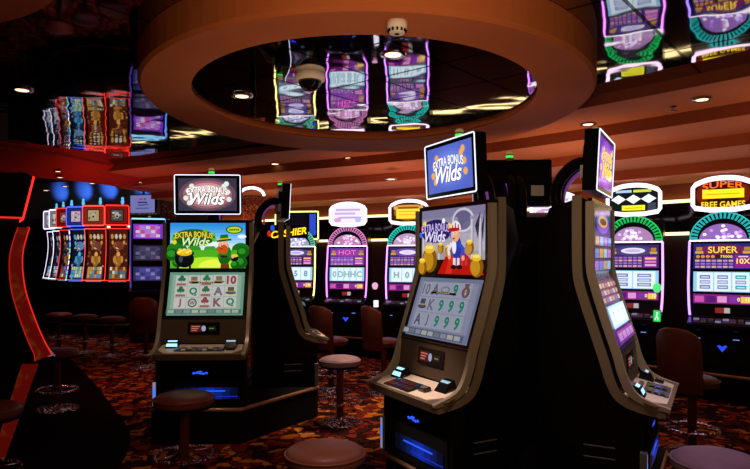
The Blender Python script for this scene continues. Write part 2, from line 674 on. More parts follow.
def art_a_upper(m_, w, h):
    for k in range(8):
        c = ['2f8fe0', '3c9ae6', '4fa8ea', '66b6ee', '82c6f2', '9ed4f4', 'bfe4f4', 'd8f0e8'][k]
        m_.rect(-w / 2, h / 2 - h * .6 * (k + 1) / 8, w / 2, h / 2 - h * .6 * k / 8, cw(c))
    m_.rect(-w / 2, -h / 2, w / 2, -h * .1, cw('4fae1e'))
    for x, r, c in ((-.27, .09, '1f7a1c'), (-.12, .06, '2f9422'), (.02, .055, '3ba52a'), (.12, .05, '2a8a20'), (.29, .08, '1d6d18')):
        m_.ell(x, -h * .1, r, r * .8, cw(c), a0=0, a1=180)
    for x, y, r in ((-.03, .02, .05), (.02, .03, .06), (.08, .02, .045), (.3, .08, .03)):
        m_.ell(x, y, r * 1.3, r * .6, cw('e8f6ff'))
    m_.ell(0, -h * .5, .26, .1, cw('b6ea2a'), a0=0, a1=180)
    m_.ell(.06, -h * .48, .14, .07, cw('e6f850'), a0=0, a1=180)
    # shrubs at both edges
    for x, y, r in ((-.31, -.08, .06), (-.26, -.15, .05), (.31, -.06, .055), (.29, -.15, .06), (.24, -.17, .04)):
        m_.ell(x, y, r, r * .9, cw('125a14'))
        m_.ell(x - .01, y + .01, r * .6, r * .5, cw('2b8f22'))
    # title
    m_.ell(-.12, .07, .19, .075, cw('1e5a16'))
    m_.ell(-.29, .03, .02, .02, cw('f4d020'))
    for x, y in ((-.3, .06), (-.27, .1), (.05, .1), (.06, .05), (-.02, .13)):
        m_.ell(x, y, .02, .018, cw('58c22e'))
    m_.otext('EXTRA BONUS', -.12, .1, .05, cw('ffd83a'), cw('103a08'), w=.33, arc=.015)
    m_.otext('Wilds', -.1, .035, .075, cw('d8f7b0'), cw('0d4a10'), shear=.3, w=.24)
    # badge upper right
    m_.ell(.235, .14, .075, .036, cw('145a10'))
    m_.ell(.235, .14, .062, .027, cw('c9d82a'))
    for k in range(5):
        m_.rect(.192 + k * .018, .132, .205 + k * .018, .148, cw('2d5a08'))
    # pot of gold
    m_.ell(-.2, -.12, .085, .075, cw('0a0c10'))
    m_.ell(-.2, -.07, .085, .036, cw('14181c'))
    m_.ell(-.2, -.062, .068, .03, cw('e8b81e'))
    for k in range(9):
        m_.ell(-.25 + .0125 * k, -.06 + .012 * ((k * 5) % 3), .015, .01, cw(['ffe560', 'f4c828'][k % 2]))
    m_.ell(-.23, -.12, .018, .03, cw('3a444c'))
    m_.box((-.255, -.19, m_.layer), (.02, .025, .0005), cw('0a0c10'))
    m_.box((-.15, -.19, m_.layer), (.02, .025, .0005), cw('0a0c10'))
    # little man in a green hat beside a stump
    m_.ell(.15, -.1, .055, .075, cw('14601a'))
    m_.ell(.18, -.06, .03, .05, cw('1d7a22'))
    m_.flat([(.12, -.16), (.19, -.16), (.195, -.2), (.115, -.2)], cw('6a3a14'))
    m_.rect(.115, -.105, .19, -.09, cw('2c1608'))
    m_.ell(.14, 0, .045, .05, cw('f0b088'))
    m_.ell(.135, -.035, .048, .045, cw('c8501a'))
    m_.ell(.112, .0, .014, .011, cw('f6a078'))
    m_.ell(.133, .015, .007, .009, cw('ffffff'))
    m_.ell(.131, .014, .004, .005, cw('101010'))
    m_.ell(.125, -.028, .015, .005, cw('8a2a10'))
    m_.ell(.182, 0, .01, .014, cw('e8a078'))
    m_.flat([(.085, .03), (.215, .045), (.21, .06), (.08, .045)], cw('0f4a14'))
    m_.flat([(.105, .045), (.19, .055), (.18, .1), (.12, .095)], cw('1a7020'))
    m_.flat([(.104, .05), (.19, .06), (.189, .068), (.105, .06)], cw('e8c020'))
    m_.ell(.24, -.11, .035, .03, cw('0d0f12'))
    m_.ell(.24, -.09, .03, .014, cw('f2c62c'))
    m_.band([(.17, -.07), (.2, -.1), (.225, -.1)], .025, cw('1d7a22'))
    m_.ell(.225, -.1, .013, .013, cw('f0b088'))
    m_.band([(.13, -.07), (.1, -.09), (.12, -.115)], .022, cw('1d7a22'))


def art_reels(m_, w, h, bg, frame, cell, symbols, bar, dim=1.0):
    cw = lambda c, q=1.0: G(c, round(q * dim, 2))
    m_.rect(-w / 2, -h / 2, w / 2, h / 2, cw(bg, .8))
    m_.rect(-w * .46, -h * .36, w * .46, h * .44, cw(frame, .75))
    nx, ny = 5, 3
    gx, gy, gw, gh = -w * .42, -h * .35, w * .84, h * .78
    for i in range(nx):
        for j in range(ny):
            x0, y0 = gx + gw * i / nx, gy + gh * (ny - 1 - j) / ny
            x1, y1 = x0 + gw / nx, y0 + gh / ny
            m_.rect(x0 + .003, y0 + .003, x1 - .003, y1 - .003, cw(cell, .8))
            s, c = symbols[j][i]
            cx, cy = (x0 + x1) / 2, (y0 + y1) / 2
            if s == '*coin':
                m_.ell(cx, cy, .038, .038, cw(c, .7))
                m_.ell(cx, cy, .028, .028, cw('e6dcd0', .7))
                m_.text('W', cx, cy, .03, cw(c, .7))
            elif s == '*hat':
                m_.ell(cx, cy - .015, .045, .014, cw(c, .7))
                m_.rect(cx - .026, cy - .012, cx + .026, cy + .034, cw(c, .7))
                m_.rect(cx - .026, cy - .008, cx + .026, cy + .002, cw('d8b040', .7))
            elif s == '*clover':
                for ax, ay in ((-.016, .012), (.016, .012), (0, .032)):
                    m_.ell(cx + ax, cy + ay, .017, .016, cw(c, .7), 12)
                m_.rect(cx - .003, cy - .015, cx + .003, cy + .012, cw(c, .7))
                m_.rect(cx - .04, cy - .042, cx + .04, cy - .022, cw('c87c78', .7))
            elif s == '*ring':
                m_.ell(cx, cy, .045, .022, cw(c, .7))
                m_.ell(cx, cy, .032, .013, cw(cell, .8))
            elif s == '*bag':
                m_.ell(cx, cy - .008, .036, .034, cw(c, .7))
                m_.flat([(cx - .015, cy + .02), (cx + .015, cy + .02), (cx + .024, cy + .042), (cx - .024, cy + .042)], cw(c, .7))
                m_.text('$', cx, cy - .01, .035, cw('e8e0d0', .7))
            else:
                m_.otext(s, cx, cy, h / ny * .6, cw(c, .75), cw('f2f2ee', .7), ob=.06, bold=.045)
    # dark win-line banner
    m_.flat([(-w * .2, h * .215), (w * .22, h * .215), (w * .2, h * .25), (-w * .18, h * .25)], cw('14100c', .5))
    for k in range(7):
        m_.rect(-.062 + k * .02, h * .225, -.048 + k * .02, h * .24, cw('d8c860', .9))
    # meter bar
    m_.rect(-w * .49, -h * .485, w * .49, -h * .385, cw(bar, .7))
    for k in range(9):
        x = -w * .47 + k * w * .105
        m_.rect(x, -h * .47, x + w * .085, -h * .4, cw(['c8d4d0', '8a9a98', 'a8b4c4', 'd8d8c8'][k % 4], .7))


def art_title(m_, w, h, bg, glow, ink, deep):
    m_.rect(-w / 2, -h / 2, w / 2, h / 2, cw(bg[0]))
    for k, c in enumerate(bg[1:]):
        m_.ell(0, 0, w * (.49 - .07 * k), h * (.5 - .07 * k), cw(c), 28)
    for x, y in ((-.16, .03), (-.18, -.03), (.17, .02), (.18, -.04), (.14, .07), (-.13, .07), (.16, .09), (-.15, -.07)):
        m_.ell(x, y, .022, .022, cw(glow, 1.1), 10)
    m_.otext('EXTRA BONUS', 0, .045, .055, cw(ink, 1.3), cw(deep), w=.33, arc=.022)
    m_.otext('Wilds', 0, -.035, .1, cw(ink, 1.4), cw(deep), shear=.3, w=.29)


def art_c_upper(m_, w, h):
    for k in range(6):
        m_.rect(-w / 2, h / 2 - h * .8 * (k + 1) / 6, w / 2, h / 2 - h * .8 * k / 6, cw(['8a84a8', '9a94b4', 'a8a4bc', 'b8b4c4', 'c4bcc4', 'b0a6b0'][k], .8))
    # round window and draped hall
    m_.ell(.12, .12, .11, .075, cw('d8d4e4', .8))
    m_.ell(.12, .12, .09, .06, cw('6a6890', .8))
    for x, ww in ((-.3, .03), (-.21, .028), (-.12, .025), (.06, .02), (.22, .028), (.3, .035)):
        m_.rect(x - ww / 2, -.12, x + ww / 2, .13, cw('d6d2dc', .85))
        m_.rect(x - ww / 2 - .006, .12, x + ww / 2 + .006, .14, cw('a8a0b8', .8))
        m_.rect(x + ww * .2, -.12, x + ww / 2, .13, cw('8e88a4', .8))
    m_.flat([(.25, .08), (.3, .16), (.28, .0)], cw('28304e', .8))
    m_.flat([(.31, .06), (.34, .17), (.325, -.02)], cw('28304e', .8))
    m_.flat([(-.13, -.21), (-.02, -.07), (.13, -.06), (.33, -.2), (.33, -.21)], cw('c01410', .9))
    m_.flat([(-.05, -.21), (.0, -.1), (.06, -.1), (.02, -.21)], cw('e02a1a', .9))
    # sacks and coins
    for x, y, s in ((-.22, -.12, 1.0), (-.3, -.17, .6), (.0, -.07, .45), (.28, -.16, .75), (.22, -.05, .5), (-.07, -.05, .4)):
        m_.ell(x, y, .085 * s, .085 * s, cw('8a5a10', .9))
        m_.ell(x - .015 * s, y - .005, .06 * s, .066 * s, cw('c8901c', .9))
        m_.ell(x, y + .07 * s, .06 * s, .03 * s, cw('e8bc30', 1))
        for k in range(4):
            m_.ell(x + .02 * s * (k - 1.5), y + .08 * s, .014 * s, .012 * s, cw('ffe070'), 10)
    # title
    m_.ell(-.12, .06, .17, .075, cw('2a1a5a'))
    for x, y, c in ((-.27, .08, 'e83a30'), (-.29, .04, '3a6ae8'), (.03, .09, 'ffd040'), (.05, .03, '3a78e8'), (-.03, .12, 'f0f0ff'), (-.24, .11, 'ffd040')):
        m_.ell(x, y, .018, .018, cw(c), 10)
    m_.otext('EXTRA BONUS', -.12, .085, .05, cw('c8b8f8'), cw('2a1048'), w=.3, arc=.012)
    m_.otext('Wilds', -.12, .025, .07, cw('e8e0ff'), cw('3a1470'), shear=.25, w=.23)
    # boy in a striped cap and blue jacket
    m_.ell(.11, -.05, .05, .075, cw('2038a8'))
    m_.ell(.085, -.04, .022, .045, cw('e8e8f4'))
    m_.rect(.075, -.155, .1, -.11, cw('dcdce8'))
    m_.rect(.115, -.155, .14, -.11, cw('dcdce8'))
    m_.ell(.08, -.165, .03, .014, cw('201008'))
    m_.ell(.14, -.165, .03, .014, cw('201008'))
    m_.ell(.1, .035, .043, .05, cw('e8a880'))
    m_.ell(.075, .04, .008, .01, cw('ffffff'), 10)
    m_.ell(.074, .039, .004, .006, cw('101010'), 8)
    m_.ell(.105, .043, .008, .01, cw('ffffff'), 10)
    m_.ell(.104, .042, .004, .006, cw('101010'), 8)
    m_.ell(.078, .025, .012, .009, cw('f0b090'), 10)
    m_.ell(.088, .008, .014, .005, cw('9a2a20'), 10)
    m_.ell(.143, .03, .01, .014, cw('e0a078'), 10)
    m_.ell(.108, .06, .054, .055, cw('e8e4ec'), 18, 0, 180)
    for k in range(3):
        x = .07 + k * .03
        m_.flat([(x, .062), (x + .015, .062), (x + .014, .092 + .012 * (k == 1)), (x + .004, .09 + .012 * (k == 1))], cw('c01818'))
    m_.ell(.09, .062, .062, .012, cw('b01414'))
    m_.band([(.14, -.02), (.19, -.06), (.185, -.1)], .03, cw('2848c0'))
    m_.ell(.186, -.11, .016, .016, cw('e8a880'), 10)
    m_.band([(.075, -.02), (.04, -.06), (.05, -.1)], .026, cw('e0e0f0'))
    m_.ell(.05, -.105, .014, .014, cw('e8a880'), 10)


def art_reflected_rows(m_, w, h):  # upper half of a wall machine's reflection in the glass, drawn as artwork
    m_.rect(-w / 2, -h / 2, w / 2, h / 2, cw('241848', .8))
    m_.ell(0, h * .25, w * .35, h * .16, cw('7a4ac8', .9))
    m_.ell(0, h * .27, w * .26, h * .09, cw('e8b040', .9))
    m_.ell(0, h * .27, w * .18, h * .05, cw('8a3a20', .8))
    for j in range(3):
        for i in range(4):
            m_.rect(-w * .44 + i * w * .22, -h * .45 + j * h * .18, -w * .44 + i * w * .22 + w * .19, -h * .45 + j * h * .18 + h * .13, cw(['b878d8', '6a88e0', 'd8a060', '9ac8e8'][(i + j) % 4], .8))


def art_reflected_reels(m_, w, h):  # reels reflected from a wall machine, painted as the screen's own picture
    m_.rect(-w / 2, -h / 2, w / 2, h / 2, cw('3a2460', .8))
    m_.rect(-w * .48, h * .12, w * .48, h * .48, cw('7a4a68', .7))
    for i in range(6):
        for j in range(3):
            m_.rect(-w * .45 + i * w * .15, h * (.15 + j * .11), -w * .45 + i * w * .15 + w * .12, h * (.15 + j * .11) + h * .07, cw(['d8b080', 'a878c0', 'e0d0c8'][(i + j) % 3], .8))
    m_.rect(-w * .48, -h * .24, w * .48, h * .09, cw('bfe6ff', 1))
    for i in range(3):
        m_.rect(-w * .42 + i * w * .29, -h * .2, -w * .42 + i * w * .29 + w * .26, h * .05, cw('e4f4ff', 1))
        m_.text('7', -w * .29 + i * w * .29, -h * .07, h * .14, cw('5a90b8', .9))
    m_.rect(-w * .48, -h * .47, w * .48, -h * .28, cw('8a2a9a', .8))
    for i in range(4):
        m_.rect(-w * .44 + i * w * .23, -h * .43, -w * .44 + i * w * .23 + w * .19, -h * .32, cw('c890e0', .8))


def video_slot(label, tip, deg, upper, lower, title, logo='2a5cff', topper_yaw=0., deck_kind=0, group=None, side_sign=False):
    t = thing('video_slot_machine', label, 'slot machine', (tip[0], tip[1], 0), facing(deg), group)
    SW, SH = .66, .40
    # cabinet: side outline swept across, narrowing to the back
    m_ = MB()
    prof = [(.12, .3), (.12, .69), (.225, .73), (.255, 1.0), (.388, 1.405), (.388, 1.80), (.43, 1.825), (.62, 1.78), (.7, 1.6), (.7, .3)]
    n = len(prof)

    def xw(y):
        return .36 if y < .45 else .36 - (y - .45) * .55
    vs = [(-xw(y), y, z) for y, z in prof] + [(xw(y), y, z) for y, z in prof]
    m_.add(vs, [(i, i + n, (i + 1) % n + n, (i + 1) % n) for i in range(n)], black)
    m_.add(vs[:n], [tuple(range(n))], black)
    m_.add(vs[n:], [tuple(reversed(range(n)))], black)
    # vents on the sides
    for s in (-1, 1):
        for k in range(5):
            m_.box((s * .361, .34, .42 + k * .03), (.004, .16, .008), greym if k % 2 else matte)
    m_.build('cabinet', t, .008)
    # upper screen
    M0 = panel(.381, 1.605)
    m_ = MB()
    m_.M = M0
    m_.prism(rr(SW + .035, SH + .03, .01), -.02, .004, bezel)
    ub = m_.build('screen_bezel', t)
    m_ = MB()
    m_.M = M0
    m_.layer = .0045
    m_.M = m_.M @ Matrix.Scale(.955, 4)
    upper(m_, SW, SH)
    m_.build('upper_screen', t)
    # lower screen, leaning back
    tilt = math.atan2(.135, .40)
    M1 = panel(.314, 1.2, tilt)
    m_ = MB()
    m_.M = M1
    m_.prism(rr(SW + .05, .435, .012), -.02, .006, bezel)
    m_.build('screen_bezel', t)
    m_ = MB()
    m_.M = M1
    m_.layer = .0065
    lower(m_, SW - .035, .372)
    m_.build('lower_screen', t)
    # champagne side bands, two each side
    front_path = spline([(.385, 1.80), (.385, 1.6), (.383, 1.45), (.362, 1.35), (.305, 1.16), (.252, 1.0), (.225, .9), (.185, .815), (.12, .768), (.0, .735)], 5)
    rear_path = spline([(.452, 1.835), (.452, 1.6), (.448, 1.42), (.425, 1.31), (.365, 1.12), (.31, .95), (.28, .85), (.235, .775), (.15, .73), (.02, .705)], 5)
    for s in (-1, 1):
        m_ = MB()
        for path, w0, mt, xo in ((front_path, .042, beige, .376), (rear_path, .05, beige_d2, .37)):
            l, r = [], []
            for i, p in enumerate(path):
                tt = (path[min(i + 1, len(path) - 1)] - path[max(i - 1, 0)]).normalized()
                q = Vector((-tt.y, tt.x))
                ww = w0 * (1 if i < len(path) * .75 else 1 - .6 * (i / len(path) - .75) / .25)
                l.append(p + q * ww / 2)
                r.append(p - q * ww / 2)
            poly = [tuple(p) for p in l + r[::-1]]
            a, b = sorted((s * .348, s * xo))
            m_.prism(poly, a, b, mt, 'x')
        m_.build('side_band', t, .005)
    # panel between screen and deck
    m_ = MB()
    m_.M = panel(.236, .905, .1)
    m_.prism(rr(.69, .21, .01), -.01, .004, browng)
    m_.build('front_panel', t)
    m_ = MB()
    m_.M = panel(.236, .92, .1)
    m_.prism(rr(.26, .1, .008), .004, .01, bezel)
    m_.layer = .0105
    m_.rect(-.11, -.03, -.02, .03, cw('6a1a14', .5))
    for k in range(3):
        m_.rect(-.1, .012 - k * .016, -.03 - .012 * k, .02 - k * .016, cw('e08870', .6))
    m_.ell(.0, 0, .018, .024, cw('a8b8e0', .7))
    m_.rect(.04, -.02, .1, .02, cw('1a2a14', .4))
    m_.rect(.045, -.004, .085, .004, cw('8aa060', .5))
    m_.build('player_display', t)
    # button deck
    m_ = MB()
    pts = [(-.35, .24), (-.39, .07), (-.345, 0), (.345, 0), (.39, .07), (.35, .24)]
    zt = lambda y: .742 + y * .2
    n = len(pts)
    vs = [(x, y, zt(y)) for x, y in pts] + [(x * .97, max(y, .02), zt(y) - .05) for x, y in pts]
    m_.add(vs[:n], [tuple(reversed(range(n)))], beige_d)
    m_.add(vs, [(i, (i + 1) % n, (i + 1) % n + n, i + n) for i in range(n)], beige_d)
    m_.add(vs[n:], [tuple(range(n))], matte)
    dk_ = m_.build('button_deck', t, .006)
    SL = Matrix.Translation((0, 0, .743)) @ Matrix.Rotation(math.atan(.2), 4, 'X')
    m_ = MB()
    m_.M = SL
    m_.prism([(-.325, .225), (-.335, .1), (-.27, .022), (.27, .022), (.335, .1), (.325, .225)], -.004, .004, deckm)
    m_.build('deck_plate', dk_, .002)
    m_ = MB()
    m_.M = SL @ Matrix.Translation((0, 0, .004))
    if deck_kind == 0:      # long dark strip of keys
        m_.prism(rr(.4, .085, .015, cx=-.0, cy=.095), .001, .006, bezel)
        deck_buttons(m_, -.19, .19, .06, .13, 9, 2, .008, [cw('30406a', .5), cw('806848', .35), cw('283038', .4), cw('c09a60', .4)])
    elif deck_kind == 1:    # dark plate with coloured touch keys
        m_.prism(rr(.28, .12, .01, cx=-.06, cy=.085), .001, .006, bezel)
        deck_buttons(m_, -.19, .07, .035, .135, 5, 2, .007, [cw('8a3418', .35), cw('20305a', .5), cw('6a4430', .35), cw('2a3a50', .5), cw('7a2a50', .35)])
    else:                   # two square key pads
        m_.prism(rr(.13, .13, .01, cx=-.075, cy=.09), .001, .006, bezel)
        m_.prism(rr(.13, .13, .01, cx=.075, cy=.09), .001, .006, bezel)
        deck_buttons(m_, -.125, -.025, .04, .14, 2, 3, .008, [cw('182420', .4), cw('20302c', .4)])
        deck_buttons(m_, .025, .125, .04, .14, 2, 3, .008, [cw('182420', .4), cw('20302c', .4)])
        m_.prism(rr(.16, .025, .008, cx=0, cy=.18), .001, .012, greym)
    m_.build('key_pad', dk_)
    m_ = MB()
    m_.M = SL
    m_.prism(rr(.075, .05, .012, cx=.135 if deck_kind == 1 else .245, cy=.1), .001, .022, bezel)
    m_.prism(rr(.05, .03, .008, cx=.135 if deck_kind == 1 else .245, cy=.1), .022, .026, greym)
    m_.build('spin_button', dk_, .003)
    for nm, x, glow, s in (('card_reader', -.235, '9ad8ff', 1.7), ('ticket_slot', .235, 'b0d4e8', .9)):
        m_ = MB()
        m_.M = SL
        m_.add([(x - .055, .125, .0), (x + .055, .125, .0), (x + .05, .21, .0), (x - .05, .21, .0), (x - .04, .165, .045), (x + .04, .165, .045), (x + .045, .21, .055), (x - .045, .21, .055)],
               [(0, 1, 5, 4), (1, 2, 6, 5), (2, 3, 7, 6), (3, 0, 4, 7), (4, 5, 6, 7)], bezel)
        m_.add([(x - .035, .167, .047), (x + .035, .167, .047), (x + .04, .187, .052), (x - .04, .187, .052)], [(0, 1, 2, 3)], cw(glow, s))
        if nm == 'card_reader':
            m_.add([(x - .046, .138, .016), (x + .046, .138, .016), (x + .042, .155, .036), (x - .042, .155, .036)], [(0, 1, 2, 3)], cw(glow, s))
        m_.build(nm, dk_)
    # lower door with logo, blue light slot and lit edge
    m_ = MB()
    m_.M = panel(.118, .5)
    m_.prism(rr(.66, .36, .015), -.005, .008, matte)
    door = m_.build('belly_door', t, .003)
    m_ = MB()
    m_.M = panel(.109, .575)
    m_.layer = .001
    for k in range(5):
        x = -.05 + k * .025
        m_.ell(x, .004 * math.sin(k * 1.7), .013, .009, cw(logo, 1.1), 10)
    m_.ell(0, .013, .02, .006, cw(logo, 1.1), 12)
    m_.build('logo', door)
    m_ = MB()
    m_.M = panel(.109, .415)
    m_.layer = .001
    for k in range(8):
        m_.rect(-.2 + k * .0625, -.05, -.2 + (k + 1) * .0625, .045, cw(['030818', '050e30', '081a58', '0b2488', '0c2a9c', '0a2078', '071650', '040c28'][k], 1.0))
    m_.rect(-.1, .012, .2, .022, cw('2c5cff', 1.1))
    m_.rect(-.02, -.03, .3, -.024, cw('1838d0', .8))
    m_.build('light_slot', door)
    m_ = MB()
    m_.prism(rr(.03, .2, .008), 0, .02, black)
    m_ = MB()
    m_.M = panel(.11, .41, 0, -.365)
    m_.prism(rr(.035, .21, .01), -.03, .004, greym)
    m_.layer = .0045
    m_.rect(-.012, -.095, .012, .095, cw('c8b8e8', .45))
    m_.rect(-.01, -.02, .01, .05, cw('3a78ff', 1.2))
    m_.build('edge_light', t)
    # topper monitor with arm
    TW, TH = .555, .335
    MT = panel(.36, 2.035, -.05, 0, topper_yaw)
    m_ = MB()
    m_.M = MT
    m_.prism(rr(TW, TH, .014), -.075, 0, black)
    m_.prism(rr(TW * .6, TH * .6, .02), -.1, -.075, black)
    m_.prism(rr(.09, .075, .004, cx=-.17, cy=-.06), -.1015, -.0755, P('sticker_white', (.45, .45, .47), .6))
    tp = m_.build('topper_monitor', t)
    m_ = MB()
    m_.M = MT
    m_.tube([(x, y, .002) for x, y in rr(TW - .006, TH - .006, .012)], .004, cw('e4ecff', 1.5), 6, True)
    m_.build('neon_rim', tp)
    m_ = MB()
    m_.M = MT
    m_.layer = .001
    m_.rect(-TW / 2 + .01, -TH / 2 + .01, TW / 2 - .01, TH / 2 - .01, bezel)
    title(m_, TW * .88, TH * .82)
    m_.build('topper_screen', tp)
    m_ = MB()
    pa = spline([(.58, 1.72), (.64, 1.85), (.61, 1.97), (.52, 2.05), (.44, 2.05)], 5)
    m_.tube([(-.03, p.x, p.y) for p in pa], .035, black, 10)
    m_.tube([(.03, p.x, p.y) for p in pa], .035, black, 10)
    m_.tube([(.05, p.x - .03, p.y - .03) for p in pa], .008, cw('a858c8', .35), 6)
    m_.build('topper_arm', t)
    candle(t, .02, .42, 2.2)
    if side_sign:
        m_ = MB()
        m_.M = Matrix.Translation((-.364, .40, 1.745)) @ Matrix.Rotation(-PI / 2, 4, 'Z') @ Matrix.Rotation(PI / 2, 4, 'X')
        m_.prism(rr(.4, .12, .01), -.004, .002, matte)
        m_.layer = .003
        m_.otext('CASHIER', .02, -.01, .065, cw('ffe020', 1.4), cw('a03010', .8), shear=.3, w=.33, rot=.14)
        m_.ell(-.16, -.02, .018, .03, cw('d02818', 1.0), 10)
        m_.ell(-.13, .03, .02, .03, cw('3050d8', 1.0), 10)
        m_.build('side_sign', t)
    return t


def reel_slot(label, xy, deg, sign, fan='20c8c0', fill='f090d8', glass=None, reel=None, neon='c878ff', group='reel slot machines along the back wall', narrow=1.0, rect_sign=False):
    """upright reel machine with rounded marquee, fan-shaped arch and neon sides, on the wall plinth"""
    t = thing('reel_slot_machine', label, 'slot machine', (xy[0], xy[1], .3), facing(deg), group)
    t.scale = (narrow, narrow, 1)
    m_ = MB()
    prof = [(.16, 0), (.16, .38), (.0, .44), (.0, .49), (.2, .56), (.22, .7), (.278, 1.38), (.31, 1.66), (.55, 1.66), (.55, 0)]
    m_.prism(prof, -.33, .33, black, 'x')
    m_.build('cabinet', t, .008)
    # belly with blue logo
    m_ = MB()
    m_.M = panel(.158, .2)
    m_.prism(rr(.6, .34, .02), -.004, .004, black)
    b_ = m_.build('belly_door', t)
    m_ = MB()
    m_.M = panel(.153, .22)
    m_.flat([(-.05, .03), (-.025, .04), (0, .02), (.025, .04), (.05, .03), (0, -.035)], cw('2a50ff', 1.0))
    m_.build('logo', b_)
    for x0, x1 in ((-.25, -.21), (.1, .16)):
        m_ = MB()
        m_.M = panel(.153, .22)
        m_.rect(x0, .1, x1, .108, cw('80a8ff', .9))
        m_.build('indicator_light', b_)
    # deck buttons
    m_ = MB()
    m_.M = Matrix.Translation((0, 0, .49)) @ Matrix.Rotation(.34, 4, 'X')
    m_.prism(rr(.64, .15, .02, cy=.09), .001, .008, bezel)
    deck_buttons(m_, -.28, .28, .03, .14, 8, 2, .011, [cw('50306a', .5), cw('a0a0c0', .5), cw('303048', .5), cw('604030', .5)])
    m_.build('button_deck', t)
    m_ = MB()
    m_.M = panel(.208, .63, .1)
    m_.prism(rr(.17, .075, .006), 0, .008, bezel)
    m_.layer = .009
    m_.rect(-.07, -.028, .01, .028, cw('a03028', .7))
    m_.rect(.015, -.028, .07, .028, cw('d8c8d0', .7))
    m_.build('player_display', t)
    # glass strips: upper glass, reel window, lower glass all on the leaning front
    tl = math.atan2(.05, .58)
    yf = lambda z: .22 + (z - .7) * .05 / .58 - .006
    for nm, z0, z1, fn in (('upper_glass', 1.075, 1.365, glass), ('reel_window', .825, 1.055, reel), ('lower_glass', .695, .81, None)):
        m_ = MB()
        m_.M = panel(yf((z0 + z1) / 2), (z0 + z1) / 2, tl)
        m_.prism(rr(.585, z1 - z0, .006), -.004, .0015, bezel)
        m_.layer = .002
        if fn:
            fn(m_, .57, z1 - z0 - .01)
        else:
            h = z1 - z0 - .012
            m_.rect(-.285, -h / 2, .285, h / 2, cw('8a2484', .9))
            for k in range(5):
                m_.rect(-.27 + k * .11, -h * .36, -.27 + k * .11 + .09, h * .3, cw(['d85ab8', '601a78', 'f0a0d8', '8838b0', 'ffd060'][k], .9))
            m_.text('0 . 10', .2, 0, h * .4, cw('ffe8a0', 1.2))
        m_.build(nm, t)
    # fan arch
    ya, za = .27, 1.405
    m_ = MB()
    m_.M = panel(ya, za, .04)
    R = .325
    m_.prism(ellp(0, 0, R, .30, 28, 0, 180), -.12, 0, black)
    m_.layer = .001
    m_.ell(0, .0, R * .98, .295, cw('101018', .6), 28, 0, 180)
    n = 22
    for k in range(n):
        a = PI * (k + .5) / n
        m_.band([(R * .74 * math.cos(a), .225 * math.sin(a)), (R * .97 * math.cos(a), .292 * math.sin(a))], .022, cw(fan, 1.0))
    m_.ell(0, 0, R * .76, .228, cw('0c0814', .6), 28, 0, 180)
    m_.ell(0, 0, R * .7, .17, cw(fill, .55), 28, 0, 180)
    rnd = random.Random(label)
    for k in range(26):
        a, q = rnd.uniform(.12, PI - .12), rnd.uniform(.1, .95)
        m_.ell(R * .66 * q * math.cos(a), .16 * q * math.sin(a) + .004, .02, .017, cw(rnd.choice(['fff0ff', fill, 'd8c0ff']), 1.2), 8)
    m_.build('fan_arch', t)
    m_ = MB()
    m_.M = panel(ya, za, .04)
    m_.tube([(x, y, .004) for x, y in ellp(0, 0, R * .985, .297, 24, 0, 180)], .006, cw(fan, 1.3), 6)
    m_.tube([(x, y, .004) for x, y in ellp(0, 0, R * .75, .226, 24, 0, 180)], .004, cw(fan, .9), 6)
    m_.tube([(-R, -.012, .006), (R, -.012, .006)], .009, cw('fff4ff', 2.0), 6)
    m_.build('neon_outline', t)
    # neon sides
    for s in (-1, 1):
        m_ = MB()
        pth = spline([(s * .325, yf(1.39) - .01, 1.39), (s * .33, yf(1.1) - .02, 1.1), (s * .332, yf(.9) - .025, .9), (s * .325, yf(.7) - .02, .68), (s * .315, .18, .57)], 4)
        m_.tube(pth, .012, cw(neon, 3.2), 6)
        m_.build('neon_tube', t)
    # marquee
    zs = 1.9
    if rect_sign:
        ms = MB()
        ms.M = panel(.30, 1.75)
        ms.prism(rr(.74, .46, .02), -.06, 0, black)
        sg = ms.build('marquee', t)
        ms = MB()
        ms.M = panel(.30, 1.75)
        ms.tube([(x, y, .004) for x, y in rr(.74, .46, .02)], .011, cw('f0ff90', 2.2), 6, True)
        ms.build('neon_rim', sg)
        ms = MB()
        ms.M = panel(.297, 1.75)
        ms.rect(.22, -.17, .33, .19, cw('3050d8', .9))
        sign(ms)
        ms.build('marquee_face', sg)
    else:
        sh = spline([(-.27, .10), (-.15, .138), (0, .15), (.15, .138), (.27, .10)], 4)
        ol = [tuple(p) for p in sh]
        ol = [(.30, -.09)] + [(.30, .07)] + [tuple(p) for p in sh[::-1]] + [(-.30, .07), (-.30, -.09), (-.275, -.12), (-.12, -.14), (.12, -.14), (.275, -.12)]
        ms = MB()
        ms.M = panel(.30, zs) @ Matrix.Diagonal((1, 1.24, 1, 1))
        ms.prism([(x, y) for x, y in ol], -.1, 0, black)
        ms.box((-.12, -.17, -.05), (.03, .1, .03), greym)
        ms.box((.12, -.17, -.05), (.03, .1, .03), greym)
        sg = ms.build('marquee', t)
        ms = MB()
        ms.M = panel(.30, zs) @ Matrix.Diagonal((1, 1.24, 1, 1))
        ms.tube([(x * .985, y * .97, .002) for x, y in ol], .022, cw('ffdcf4', 2.0), 8, True)
        ms.build('neon_rim', sg)
        ms = MB()
        ms.M = panel(.297, zs) @ Matrix.Diagonal((1, 1.24, 1, 1))
        sign(ms)
        ms.build('marquee_face', sg)
        candle(t, 0, .36, zs + .18, '886878', .5, '806070')
    return t


